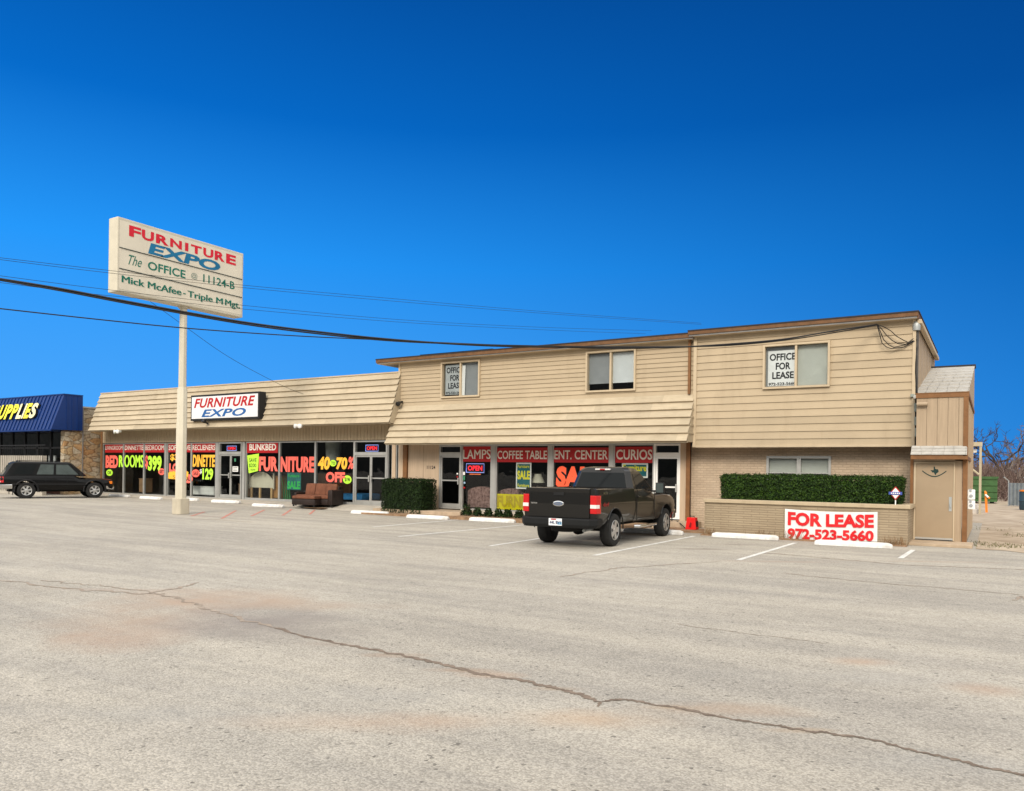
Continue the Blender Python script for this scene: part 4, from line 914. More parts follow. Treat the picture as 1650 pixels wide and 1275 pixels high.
cdm.tube([(q.x, 23.2, .22), (q.x + .2, 22.9, .18), (g_.x - .2, g_.y + .12, .03), (g_.x, g_.y + .2, .02), (g_.x + .3, g_.y + .1, .02), (g_.x + .42, g_.y + .5, .12), (g_.x + .62, YBR - .3, .16)], .014, 6)
tag(cdm.build('power_cord', M_black, smooth=60), 'black cord trailing behind the red box along the brick wall', 'cord')

# ------------------------------------------------------------------ window banners, painted letters, posters, furniture
def banner(s, rect, letters, Y=S - .036, bold=.03, m=M_cream, where=''):
    x0, x1, z0, z1 = srect(*rect, S)
    mb = MB(); mb.box(x0, x1, S - .006, S - .0, z0, z1)
    o = tag(mb.build('window_banner', M_red), where, 'banner', 'red shop window banners')
    stext('lettering', s, m, o, *letters, S - .006, bold=bold, off=.004); return o
banner('LIVINGROOM', (169.7, 198, 715, 729.5), (170, 198, 718.5, 725), where='red banner reading livingroom, leftmost window of the shop', bold=.01)
banner('DINNETTE', (201, 231, 714.5, 729.2), (201.3, 231, 718, 725.3), where='red banner reading dinnette over the green letters', bold=.015)
banner('BEDROOM', (234, 264.8, 714, 729.2), (234.3, 264.6, 717.5, 725.5), where='red banner reading bedroom above the price 399', bold=.02)
banner('SOFA LOVE', (271.5, 307, 713.8, 729), (272, 307, 717.3, 725.6), where='red banner partly hidden behind the sign pole', bold=.02)
banner('RECLIENERS', (310, 347, 713.4, 729), (310.4, 346.8, 717, 725.6), where='red banner reading recliners left of the double door', bold=.015)
banner('BUNKBED', (398.2, 448, 712.2, 730), (402, 445, 715.5, 726), where='red banner reading bunkbed above the white headboard', bold=.03)
banner('LAMPS', (746, 791, 719.5, 744.2), (746.5, 790.5, 724.7, 739.7), where='red banner reading lamps right of the first single door', bold=.02)
banner('COFFEE TABLE', (801, 883, 721.5, 745), (801.5, 881.5, 726.3, 740), where='red banner reading coffee table above the sale poster', bold=.015)
banner('ENT. CENTER', (892.3, 981.4, 721.5, 745.6), (893.3, 979.5, 725.5, 740.5), where='red banner reading ent center above the pickup cab', bold=.015)
banner('CURIOS', (991.5, 1052.4, 720, 746), (993, 1051, 724.5, 741), where='red banner reading curios beside the white framed door', bold=.02)

def paper(parts, label, group='cut out paper letters on the shop windows'):
    x = [p[1] for p in parts]; r = parts[0]
    pc = F((r[1] + r[2]) / 2, (r[3] + r[4]) / 2, S)
    o = thing('paper_lettering', label, 'window lettering', (pc.x, S - .03, pc.z), 0, group)
    for (s, x0, x1, yt, yb, m, sh, b) in parts:
        stext('letter_shadow', s, M_ink, o, x0 + .25, x1 + .5, yt + .6, yb + .8, S - .003, bold=b + .03, off=.004, shear=sh)
        stext('letters', s, m, o, x0, x1, yt, yb, S - .008, bold=b, off=.006, shear=sh)
    return o
def disc(px, py, r, m, label, mark=None, cat='window sticker'):
    c = F(px, py, S); rr = r * (F(px + 1, py, S).x - F(px, py, S).x); k = F(px, py - r, S).z - c.z
    mb = MB(); ring = [(c.x + math.cos(a) * rr, S - .010, c.z + math.sin(a) * k) for a in [i * math.pi / 14 for i in range(28)]]
    mb.prism(ring, (0, .003, 0)); o = tag(mb.build('round_sticker', m), label, cat, 'round price stickers')
    if mark: stext('lettering', mark, M_ink, o, px - r * .62, px + r * .62, py - r * .5, py + r * .5, S - .013, bold=.02, off=.003)
    return o
paper([('BED', 170.3, 190.5, 734, 754.2, M_coral, 0, .05), ('R', 191.7, 199, 733.8, 752.8, M_lime, 0, .05)], 'coral bed and the first lime letter on the leftmost shop window')
paper([('OOMS', 200.8, 231.2, 733.5, 753.2, M_lime, 0, .05)], 'lime paper letters ooms on the second window from the left')
paper([('$', 234, 238.6, 733.8, 755.6, M_coral, 0, .03), ('399', 238.6, 260.6, 734.5, 759.4, M_lime, 0, .05)], 'coral dollar sign and lime price 399 below the bedroom banner')
disc(176.6, 761.8, 5.2, M_lime, 'lime round sticker on the leftmost window under the letters', 'OK')
disc(260.6, 760.2, 5.4, M_coral, 'coral round sticker beside the price 399', 'SET')
paper([('$379', 274.5, 300, 731.8, 743.3, M_orange, 0, .04), ('LOVE', 272.8, 301, 746.8, 760.5, M_coral, 0, .05)], 'orange price and coral letters behind the sign pole')
mb = MB(); a, b, c, e = srect(271.5, 304, 757.5, 773.5, S); mb.prism([(a, S - .011, c + .05), (b - .1, S - .011, c), (b, S - .011, e - .1), (b - .25, S - .011, e), (a + .2, S - .011, e - .05), (a, S - .011, e - .15)], (0, .003, 0)); o = tag(mb.build('paper_placard', M_orange), 'orange paper placard on the window behind the sign pole', 'window sign')
stext('lettering', 'SET', M_ink, o, 279, 290, 766, 771.5, S - .0115, off=.004)
disc(303.5, 771.5, 7.2, M_coral, 'coral round sticker just right of the sign pole', 'SALE')
paper([('DINETTE', 310.6, 346.6, 733, 752.5, M_orange, .08, .04)], 'orange paper letters below the recliners banner')
paper([('129', 326.3, 343.5, 754.8, 773.5, M_lime, 0, .045), ('$', 322, 325.6, 756, 764, M_white, 0, .02)], 'lime price 129 on the window left of the double door')
disc(315.6, 762.8, 6.3, M_coral, 'coral round sticker left of the price 129', 'SALE')
paper([('FUR', 417.3, 448, 736, 759.6, M_coral, 0, .05)], 'coral letters fur right of the lime placard')
paper([('NITURE', 452.3, 506.5, 736, 761.2, M_coral, 0, .05)], 'coral letters niture on the pane with the green poster')
mb = MB(); pts = [(398.2, 734.2), (417.2, 731), (415.6, 759), (400.8, 762.8)]; mb.prism([tuple(F(x, y, S - .010)) for x, y in pts], (0, .003, 0)); o = tag(mb.build('paper_placard', M_lime), 'tilted lime placard with black writing above the headboard', 'window sign')
stext('lettering', 'SAVE', M_ink, o, 401.5, 413.5, 738.5, 745, S - .010, off=.004, bold=.01); stext('lettering', '$200', M_ink, o, 401.2, 413, 747, 754, S - .010, off=.004, bold=.01); stext('lettering', 'now', M_ink, o, 404, 411.5, 755.8, 759, S - .010, off=.004)
paper([('40', 512.3, 532, 736, 757, M_orange, .1, .05), ('70', 541.8, 559.8, 737, 757, M_orange, .1, .05), ('%', 560.6, 571, 735.8, 756, M_coral, .2, .03)], 'orange 40 and 70 with a coral percent sign left of the right double door')
disc(536.8, 746.5, 5.2, M_lime, 'lime round sticker between the orange 40 and 70', 'TO')
paper([('OFF', 525, 556, 760.8, 777.5, M_coral, 0, .05)], 'coral letters off above the brown sofa')
disc(559.8, 773, 6.8, M_lime, 'lime round sticker right of the coral letters off', '$196')
paper([('SALE', 896, 968, 751.5, 786, M_coral2, .06, .06)], 'big orange red letters of the word sale behind the pickup cab')

def neon(x0, x1, yt, yb, label):
    a, b, c, e = srect(x0, x1, yt, yb, S + .04)
    t = thing('neon_open_sign', label, 'neon sign', ((a + b) / 2, S + .04, c), 0, 'red neon open signs')
    mb = MB(); mb.box(a - .03, b + .03, S + .05, S + .06, c - .03, e + .03); mb.build('back_plate', M_black, t)
    mb = MB(); r = .013; z = .0
    mb.tube([(a, S + .035, c), (b, S + .035, c), (b, S + .035, e), (a, S + .035, e), (a, S + .035, c)], r, 6); mb.build('border_tube', M_neonb, t)
    w = b - a; h = e - c
    text('open_lettering', 'OPEN', M_neon, t, (a + .09 * w, S + .042, c + .2 * h), (w * .82, 0, 0), (0, 0, h * .6), bold=.035, off=.012)
neon(366, 381, 719, 726.3, 'small red neon open sign over the left double door')
neon(589.5, 609.5, 717.3, 727.3, 'red neon open sign over the right double door')
neon(751.5, 780, 747.5, 761.5, 'red neon open sign with blue border below the lamps banner')

def poster(label, px, lines, m_edge=None, m=M_teal, Y=S + .03, ml=M_yel):
    x0, x1, z0, z1 = srect(*px, Y)
    mb = MB(); mb.box(x0, x1, Y - .002, Y + .004, z0, z1); o = tag(mb.build('sale_poster', m_edge or m), label, 'poster')
    if m_edge:
        mb = MB(); mb.box(x0 + .05, x1 - .05, Y - .006, Y - .0025, z0 + .05, z1 - .05); mb.build('printed_field', m, o)
    for s, u0, u1, v0, v1, b in lines: text('lettering', s, ml, o, (x0 + (x1 - x0) * u0, Y - .006, z0 + (z1 - z0) * v0), ((x1 - x0) * (u1 - u0), 0, 0), (0, 0, (z1 - z0) * (v1 - v0)), bold=b, off=.005)
    return o
poster('teal and yellow sale poster with white border in the coffee table window', (831.5, 856, 745.8, 788), (('Furniture', .12, .88, .80, .92, .02), ('SALE', .09, .92, .36, .70, .05), ('Furniture', .12, .88, .07, .2, .02)), M_white)
poster('teal poster with yellow lettering in the curios window', (1002, 1044, 746.5, 770), (('Furniture', .05, .95, .45, .9, .03),), M_white)
poster('green and blue sale poster behind the brown sofa', (462.5, 484.8, 761.5, 789.5), (('Furniture', .1, .9, .72, .9, .02), ('SALE', .04, .96, .05, .5, .04)), None, mat('blue_green_poster', (.012, .16, .16), .5, var=.3), ml=M_green)
x0, x1, z0, z1 = srect(800.6, 883, 797, 822.5, S + .03)
mb = MB(); nb = 40
for i in range(nb):
    for (u0, u1) in ((i / nb, (i + 1) / nb),):
        f = lambda u: S + .04 + .012 * math.sin(u * 95)
        mb.quad((x0 + (x1 - x0) * u0, f(u0), z0), (x0 + (x1 - x0) * u1, f(u1), z0), (x0 + (x1 - x0) * u1, f(u1), z1), (x0 + (x1 - x0) * u0, f(u0), z1))
yb_ = tag(mb.build('yellow_banner', mat('yellow_vinyl', (.66, .57, .010), .6, var=.1), smooth=60), 'wrinkled yellow furniture banner along the foot of the coffee table window', 'banner')
text('lettering', 'FURNITURE', mat('ochre_print', (.50, .38, .02), .6), yb_, (x0 + .02, S + .02, z0 + .1), ((x1 - x0) * .98, 0, 0), (0, 0, (z1 - z0) * .72), bold=.03)
def sticker(px, py, w, h, m, label, mark=None):
    x0, x1, z0, z1 = srect(px - w / 2, px + w / 2, py - h / 2, py + h / 2, S)
    mb = MB(); mb.box(x0, x1, S - .024, S - .021, z0, z1); o = tag(mb.build('window_sticker', m), label, 'sticker', 'small stickers on the shop glass')
    if mark:
        mb = MB()
        for k in range(mark): zz = z1 - (z1 - z0) * (k + .7) / (mark + .4); mb.box(x0 + (x1 - x0) * .12, x1 - (x1 - x0) * (.12 + .1 * (k % 2)), S - .026, S - .0245, zz - .012, zz + .012)
        mb.build('print_line', M_ink, o)
sticker(748.2, 763, 3.2, 5, M_white, 'white sticker left of the lamps window neon, topmost of its column')
sticker(748.2, 770.5, 3.4, 7, mat('sticker_green', (.05, .22, .12), .5), 'green sticker below the white one at the left of the lamps window')
sticker(749, 778, 2.8, 3, mat('sticker_pale_blue', (.30, .45, .60), .5), 'pale blue sticker at the left of the lamps window')
sticker(748.5, 786, 3, 2.4, M_red, 'red sticker lowest at the left of the lamps window')
sticker(766, 764.3, 18, 1.6, mat('strip_orange', (.70, .16, .05), .5), 'thin orange strip just below the neon sign in the lamps window')
sticker(379.8, 756, 9, 8.5, M_white, 'white printed notice on the right leaf of the left double door', 3)
sticker(379.5, 741.5, 2.6, 5, MATS['sticker_green'], 'small green sticker high on the right leaf of the left double door')
sticker(737.5, 763.5, 2.4, 2.4, M_white, 'white sticker by the handle of the first single door')
sticker(737.5, 768.5, 2.4, 2.4, M_red, 'red sticker by the handle of the first single door')
# goods behind the glass
def headboard():
    Yh = S + .35; x0, x1 = F(402, 780, Yh).x, F(440, 780, Yh).x; zt, zb = F(420, 761, Yh).z, F(420, 786, Yh).z; ztp = F(438, 762, Yh).z
    t = thing('headboard', 'cream arched headboard on wooden legs in the bunkbed window', 'headboard', ((x0 + x1) / 2, Yh, .225))
    pts = [(x0 + (x1 - x0) * i / 16, Yh, zt - .42 + .42 * math.sin(math.pi * (i / 16)) ** .7) for i in range(17)]
    mb = MB(); mb.prism(pts + [(x1, Yh, zb), (x0, Yh, zb)], (0, .05, 0)); mb.build('panel', mat('cream_lacquer', (.62, .58, .46), .5, var=.06), t, bevel=.01)
    mb = MB(); mb.tube([(p[0], Yh - .005, p[2]) for p in pts], .025, 6); mb.build('moulding', MATS['cream_lacquer'], t)
    for x in (x0 + .12, (x0 + x1) / 2 - .1, x1 - .12):
        mb = MB(); mb.box(x - .05, x + .05, Yh, Yh + .06, .23, zb - .003); mb.build('leg', mat('pale_pine', (.55, .36, .17), .6, var=.15, stretch=(8, 8, 1)), t)
    for x in (x0 - .02, x1 + .02):
        mb = MB(); mb.box(x - .035, x + .035, Yh - .01, Yh + .06, zb - .05, ztp); mb.build('post', MATS['cream_lacquer'], t, bevel=.01)
headboard()
def armchair(px0, px1, pyt, label, Y0=S + .35, col=None):
    x0, x1 = F(px0, 800, Y0).x, F(px1, 800, Y0).x; zt = F((px0 + px1) / 2, pyt, Y0).z
    t = thing('floral_sofa', label, 'sofa', ((x0 + x1) / 2, Y0, .225), 0, 'floral sofas in the shop window')
    m = mat('floral_cloth', (.17, .075, .068), .9, var=.55, vscale=9, col2=(.26, .165, .15), bump=.3)
    n = 18; pts = [(x0 + (x1 - x0) * i / n, Y0, zt - .35 + .35 * math.sin(math.pi * (.12 + .76 * i / n)) ** .6) for i in range(n + 1)]
    mb = MB(); mb.prism(pts + [(x1, Y0, .3), (x0, Y0, .3)], (0, .28, 0)); mb.build('backrest', m, t, bevel=.05, smooth=50)
    for x in (x0 + .02, x1 - .27):
        mb = MB(); mb.box(x, x + .25, Y0 + .285, Y0 + 1.0, .3, .85); mb.build('arm', m, t, bevel=.06, smooth=50)
    mb = MB(); mb.box(x0 + .28, x1 - .28, Y0 + .285, Y0 + 1.0, .35, .68); mb.build('seat', m, t, bevel=.05, smooth=50)
    for x in (x0 + .1, x1 - .1):
        mb = MB(); mb.box(x - .03, x + .03, Y0 + .05, Y0 + .11, .226, .3); mb.build('leg', M_black, t)
armchair(753, 796, 784, 'floral sofa back behind the lamps window'); armchair(800, 846, 787, 'floral sofa back behind the yellow banner')
Yl = S + .5; pl = F(866.5, 790, Yl)
TL = thing('table_lamp', 'pale shaded table lamp in the coffee table window', 'lamp', (pl.x, Yl, 1.0))
zt, zb = F(866, 764, Yl).z, F(866, 778, Yl).z
mb = MB(); mb.lathe([(.12, zt), (.26, zb)], 20, 'z', (pl.x, Yl, 0), caps=False); mb.build('shade', mat('lamp_linen', (.60, .58, .48), .8), TL, smooth=60)
mb = MB(); mb.lathe([(.10, .78), (.10, .81), (.03, .85), (.07, 1.0), (.05, 1.15), (.02, 1.22), (.015, zt - .05)], 14, 'z', (pl.x, Yl, 0)); mb.build('base', mat('lamp_base', (.10, .08, .06), .4), TL, smooth=50)
ST = thing('side_table', 'dark side table under the lamp in the coffee table window', 'table', (pl.x, Yl, .225))
mb = MB(); mb.box(pl.x - .35, pl.x + .35, Yl - .3, Yl + .3, .73, .775); mb.build('table_top', mat('dark_wood', (.06, .03, .018), .5, var=.3), ST)
for sx in (-1, 1):
    for sy in (-1, 1): mb = MB(); mb.box(pl.x + sx * .3 - .025, pl.x + sx * .3 + .025, Yl + sy * .25 - .025, Yl + sy * .25 + .025, .226, .728); mb.build('leg', MATS['dark_wood'], ST)
def goods(px0, px1, pyt, m, label, name, cat, Y0=S + .5, d=.5, zb=.226, split=0):
    x0, x1 = F(px0, 790, Y0).x, F(px1, 790, Y0).x; zt = F((px0 + px1) / 2, pyt, Y0).z
    t = thing(name, label, cat, ((x0 + x1) / 2, Y0, zb))
    mb = MB(); mb.box(x0, x1, Y0, Y0 + d, zb + .08, zt); mb.build('carcass', m, t, bevel=.012)
    mb = MB(); mb.box(x0 - .02, x1 + .02, Y0 - .02, Y0 + d + .02, zt + .002, zt + .035); mb.build('top', m, t)
    mb = MB(); mb.box(x0 + .03, x1 - .03, Y0 + .03, Y0 + d - .03, zb, zb + .078); mb.build('plinth', M_black, t)
    for k in range(2):
        mb = MB(); h = (zt - zb - .14) / 2; mb.box(x0 + .03, x1 - .03, Y0 - .018, Y0 - .002, zb + .11 + k * h, zb + .09 + (k + 1) * h); mb.build('drawer_front', m, t)
goods(224, 231.5, 772, mat('tan_laminate', (.30, .18, .10), .5, var=.2), 'narrow tan cabinet behind the dinnette window', 'cabinet', 'cabinet')
goods(384.5, 389.5, 781, MATS['tan_laminate'], 'small tan cabinet just inside the left double door', 'cabinet', 'cabinet')
goods(311, 345, 785, M_white, 'low white dresser in the recliners window', 'dresser', 'dresser', S + .6, .45)
goods(438.5, 449, 768, mat('honey_pine', (.42, .22, .08), .5, var=.2), 'honey pine cabinet right of the headboard', 'cabinet', 'cabinet')
goods(512, 565, 765, mat('walnut_wood', (.10, .045, .02), .5, var=.3), 'long walnut cabinet behind the letters off', 'cabinet', 'cabinet', S + 1.6, .5)
mb = MB(); Yc = S + 1.0; x0, x1 = F(545, 790, Yc).x, F(583, 790, Yc).x
mb.box(x0, x1, Yc, Yc + 1.2, .35, .62); o = tag(mb.build('blue_mattress', mat('blue_cloth', (.05, .25, .55), .8, var=.25, vscale=5), bevel=.06, smooth=50), 'bright blue mattress low behind the glass beside the right double door', 'mattress')
Yc = S + .5; g0 = F(545, 740, Yc); TC = thing('column_lamp', 'tall pale column lamp in the window left of the right double door', 'lamp', (g0.x - .2, Yc + .7, .226))
xl_ = F(537, 740, Yc + .7).x; zz = F(537, 722, Yc + .7).z
mb = MB(); mb.lathe([(.30, zz - .75), (.36, zz + .25)], 18, 'z', (xl_, Yc + .7, 0), caps=False); mb.build('shade', mat('shade_cloth', (.40, .41, .37), .8), TC, smooth=60)
mb = MB(); mb.lathe([(.18, .226), (.18, .26), (.03, .3), (.03, zz - .5)], 14, 'z', (xl_, Yc + .7, 0)); mb.build('base', M_black, TC)
mb = MB()
for k in range(4):
    p = F(458 + k * 3.2, 800, S + .3); mb.tube([(p.x, S + .3, .23), (p.x - .1, S + .32, .9), (p.x - .25 + .12 * k, S + .34, 1.25)], .04, 5, r2=.01)
tag(mb.build('green_plant', mat('plant_green', (.03, .20, .06), .6)), 'green plant stalks behind the glass left of the green poster', 'plant')

# ------------------------------------------------------------------ brown sofa on the walkway
gs_ = G(516, 815.5)
SF = thing('brown_sofa', 'worn brown loveseat with dark base left outside the shop window', 'sofa', (F(505, 815, 22.8).x, 22.95, .15), R(10)); SF.scale = (.82, .85, 1.0)
mc = mat('rust_brown_cloth', (.16, .062, .034), .85, var=.25, vscale=4, bump=.4, bscale=18); md = mat('dark_brown_leather', (.022, .014, .012), .5, var=.3)
def sfb(nm, m, *b, bev=.05, M=None):
    mb = MB(); mb.box(*b, M=M); return mb.build(nm, m, SF, local=True, bevel=bev, smooth=50)
sfb('base', md, -.98, .98, -.40, .52, .06, .30); sfb('arm', md, .985, 1.25, -.42, .56, .06, .68, bev=.06); sfb('arm', md, -1.15, -.985, -.30, .56, .06, .55, bev=.05)
sfb('backrest', md, -.98, .98, .525, .75, .1, .82, bev=.06)
sfb('chaise_base', md, -.75, .62, -.95, -.405, .06, .30)
sfb('seat_cushion', mc, -.97, -.02, -.38, .36, .31, .46); sfb('seat_cushion', mc, -.01, .97, -.38, .36, .31, .46); sfb('chaise_cushion', mc, -.74, .61, -.94, -.39, .31, .43)
for i, x in enumerate((-.62, .0, .62)):
    M_ = Matrix.Translation((x, .43, .66)) @ Matrix.Rotation(R(-14), 4, 'X') @ Matrix.Rotation(R((-4, 3, 5)[i]), 4, 'Z')
    sfb('back_cushion', mc, -.31, .31, -.10, .10, -.24, .26, bev=.07, M=M_)
for x, y in ((-1.05, -.25), (1.15, -.35), (-1.05, .5), (1.15, .5), (-.68, -.88), (.55, -.88)): sfb('leg', M_black, x - .03, x + .03, y - .03, y + .03, .0, .058, bev=0)
mb = MB(); p0 = Vector((gs_.x, 22.5, lot_z(gs_.x) + .07))
for (dx, dy, w, h) in ((-1.7, -.1, 1.0, .5), (1.5, -.2, .9, .45)):
    mb.box(p0.x + dx - w / 2, p0.x + dx + w / 2, p0.y + dy, p0.y + dy + h, lot_z(p0.x + dx) + .05, lot_z(p0.x + dx) + .062)
struct(mb.build('dirt_patch', M_soil))

# ------------------------------------------------------------------ wall sign, floodlights
xa, xb = F(311, 658, YB).x, F(421.5, 653, YB).x; Ys = YB - .10
zt, zb = F(366, 634, Ys).z, F(366, 676.5, Ys).z
WS = thing('wall_sign', 'white box sign reading furniture expo on the left mansard', 'sign', ((xa + xb) / 2, Ys, zb))
mb = MB(); mb.box(xa, xb, Ys - .02, Ys + .34, zb, zt); mb.build('cabinet', M_black, WS, bevel=.015)
mb = MB(); e = .09; mb.box(xa + e, xb - e, Ys - .032, Ys - .022, zb + e, zt - e); mb.build('face', mat('sign_acrylic', (.74, .74, .75), .3, var=.03), WS)
w, h = xb - xa, zt - zb
text('lettering', 'FURNITURE', mat('sign_red_bright', (.42, .012, .015), .4), WS, (xa + w * .055, Ys - .032, zb + h * .49), (w * .89, 0, 0), (0, 0, h * .37), bold=.03, space=1.06, shear=.28, off=.004)
text('lettering', 'EXPO', mat('sign_blue', (.02, .11, .33), .4), WS, (xa + w * .17, Ys - .032, zb + h * .125), (w * .65, 0, 0), (0, 0, h * .30), bold=.03, space=1.06, shear=.28, off=.004)
def flood(p, m, label, aim, twin=False, group=None):
    t = thing('floodlight', label, 'floodlight', p, 0, group); p = Vector(p)
    mb = MB(); mb.lathe([(.05, 0), (.05, .03)], 12, 'y', p + Vector((0, -.03, 0))); mb.build('mount', m, t)
    for dx in ((-.16, .16) if twin else (0,)):
        d = Vector((dx * 2.2, -1, aim)).normalized(); q = p + Vector((dx * .4, -.06, 0)); a = d.cross(Vector((0, 0, 1))).normalized(); b = a.cross(d); rings = []
        for r, s in ((.03, 0), (.045, .06), (.085, .15), (.095, .24), (.085, .25)): rings.append([q + d * s + a * r * math.cos(k * math.pi / 7) + b * r * math.sin(k * math.pi / 7) for k in range(14)])
        mb = MB(); mb.loft(rings); mb.build('lamp_head', m, t, smooth=50)
mdf = mat('black_enamel', (.02, .02, .02), .4)
flood(F(195, 695.5, YB + .02), M_white, 'twin white floodlight under the left end of the mansard', -.1, True, 'twin white floodlights')
flood(F(487, 686.5, YB + .02), M_white, 'twin white floodlight under the mansard above the brown sofa', -.1, True, 'twin white floodlights')
flood(F(335, 682.5, YB - .05), mdf, 'single black floodlight below the white wall sign', .6)
flood(F(648, 648, YW - .05), mdf, 'single black floodlight beside the end of the left mansard', -.5)

# ------------------------------------------------------------------ pylon sign
pb = G(291, 828.5); XF = pb.x + .25
PY = thing('pylon_sign', 'tall cream pylon sign reading furniture expo on a single pole', 'sign', (pb.x, pb.y, lot_z(pb.x)))
M_cream_p = mat('cream_sign_paint', (.56, .515, .41), .6, var=.05, grime=.3)
TL_, TR_ = FX(190, 350.5, XF), FX(392.5, 407, XF); BL_, BR_ = FX(190, 471, XF), FX(391.5, 511, XF)
y0, y1 = TL_.y, TR_.y; z1 = (TL_.z + TR_.z) / 2; z0 = (BL_.z + BR_.z) / 2
thk = .50; xb_ = XF - thk
mb = MB(); mb.box(xb_, XF, y0, y1, z0, z1); mb.build('cabinet', M_cream_p, PY, bevel=.03)
mb = MB(); H = z1 - z0; Wd = y1 - y0
for v in (.41, .69): mb.box(XF + .001, XF + .022, y0 + .06, y1 - .06, z1 - H * v - .012, z1 - H * v + .012)
mb.build('divider_bar', mat('dark_green_bar', (.03, .045, .04), .6), PY)
mb = MB(); mb.quad((XF + .004, y0 + .06, z0 + .09), (XF + .004, y1 - .06, z0 + .09), (XF + .004, y1 - .06, z1 - .1), (XF + .004, y0 + .06, z1 - .1)); mb.build('face_panel', mat('sign_face_cream', (.68, .62, .50), .4, var=.05, vscale=1.5, grime=.3), PY)
def ptext(s, px0, px1, v0, v1, m, bold=.0, shear=0., rise=0.):
    ya, yb_ = FX(px0, 430, XF).y, FX(px1, 450, XF).y
    text('lettering', s, m, PY, (XF + .004, ya, z1 - H * v1), (0, yb_ - ya, 0), (0, 0, H * (v1 - v0)), nrm=(1, 0, 0), bold=bold, shear=shear, off=.006)
mrd = mat('sign_letter_red', (.62, .012, .03), .45, var=.08); mbl = mat('sign_letter_blue', (.008, .15, .30), .45); mgr = mat('sign_letter_green', (.006, .15, .10), .45)
# FURNITURE dips to small letters in its middle
sizes = [1.0, .93, .88, .82, .80, .82, .88, .93, 1.0]; xs_l = [207, 227.5, 250.5, 273.5, 294.5, 307, 327, 345.5, 364]; xe_l = [226, 247, 271, 292, 302.5, 324, 343, 361.5, 379.5]
for ch, k, a, b in zip('FURNITURE', sizes, xs_l, xe_l): ptext(ch, a + (3 if ch == 'I' else 0), b, .075 + .07 * (1 - k) * 1.2, .075 + .07 * (1 - k) * 1.2 + .148 * k, mrd, .04, .0)
ptext('EXPO', 238, 354.5, .235, .392, mbl, .04, .12); ptext('The', 206.5, 228, .475, .61, mgr, .0, .45); ptext('OFFICE', 238, 298.5, .495, .612, mgr, .02)
ptext('@', 308, 318, .50, .59, mat('thin_grey_green', (.18, .26, .21), .6)); ptext('11124-B', 327.5, 378, .478, .595, mgr, .015)
ptext('Mick McAfee', 196.5, 292, .775, .868, mgr, .025); ptext('-', 295.5, 299.5, .825, .84, mgr, .0); ptext('Triple M', 303, 359, .775, .895, mgr, .025); ptext('Mgt.', 363.5, 387, .775, .895, mgr, .025)
pz = lot_z(pb.x); pxm = XF - thk / 2; pym = pb.y
pxm = pb.x
def oct_(r, z, cx=0): return [(pxm + cx + r * math.cos(math.pi / 8 + k * math.pi / 4), pym + r * math.sin(math.pi / 8 + k * math.pi / 4), z) for k in range(8)]
zj = FX(290, 627, pxm).z; zbs = FX(291, 803, pxm).z
px_ = .132
mb = MB(); mb.loft([oct_(px_ * 1.0, zj), oct_(px_ * .92, z0 + .03)]); mb.loft([oct_(px_ * 1.35, z0 - .06), oct_(px_ * 1.35, z0)]); mb.build('pole', M_cream_p, PY, smooth=30)
mb = MB(); mb.loft([oct_(px_ * 1.36, zbs - .05), oct_(px_ * 1.24, zj), oct_(px_ * 1.04, zj + .06)]); mb.box(pxm - px_ * 1.75, pxm - px_ * 1.3, pym - .06, pym + .06, zbs - .02, zbs + 2.6); mb.build('lower_pole', M_cream_p, PY, smooth=30)
mb = MB(); rb = .225
mb.loft([[(pxm + sx * rb, pym + sy * rb, z) for sx, sy in ((-1, -.72), (-.72, -1), (.72, -1), (1, -.72), (1, .72), (.72, 1), (-.72, 1), (-1, .72))] for z in (pz, zbs)]); mb.build('base', mat('cream_base', (.50, .45, .35), .7, var=.08, grime=.4), PY, bevel=.02)

# ------------------------------------------------------------------ vehicles
def carve(o, cutters):
    """subtract cutter meshes from o"""
    for c in cutters:
        md_ = o.modifiers.new('b', 'BOOLEAN'); md_.operation = 'DIFFERENCE'; md_.solver = 'EXACT'; md_.object = c; md_.material_mode = 'TRANSFER'
    bpy.context.view_layer.update()
    dg = bpy.context.evaluated_depsgraph_get(); me = bpy.data.meshes.new_from_object(o.evaluated_get(dg))
    o.modifiers.clear(); old = o.data; o.data = me; bpy.data.meshes.remove(old)
    for c in cutters:
        d = c.data; bpy.data.objects.remove(c); bpy.data.meshes.remove(d)
    return o
def shade(o, a=35):
    o.data.polygons.foreach_set('use_smooth', [True] * len(o.data.polygons)); o.data.set_sharp_from_angle(angle=R(a)); return o
M_tyre = mat('tyre_rubber', (.018, .018, .018), .85, var=.2, bump=.2); M_rim = mat('alloy_rim', (.50, .50, .49), .35, .75, var=.08); M_well = mat('wheel_well', (.008, .008, .008), .95)
M_chrome = mat('chrome', (.62, .62, .62), .15, 1.0, var=.03); M_rubbr = mat('black_trim', (.012, .012, .013), .6, spec=.2)
M_cglass = mat('dark_car_glass', (.010, .012, .013), .05, spec=.14, var=.05); M_cglass2 = mat('painted_reflection_glass', (.06, .075, .074), .06, spec=.4, var=.2)  # the second, paler glass has reflections painted into its colour
M_tail = mat('tail_lamp_red', (.50, .008, .01), .2, var=.05, coat=.5); M_lens = mat('clear_lens', (.72, .68, .66), .15, var=.05); M_amber = mat('amber_lens', (.75, .20, .02), .2)
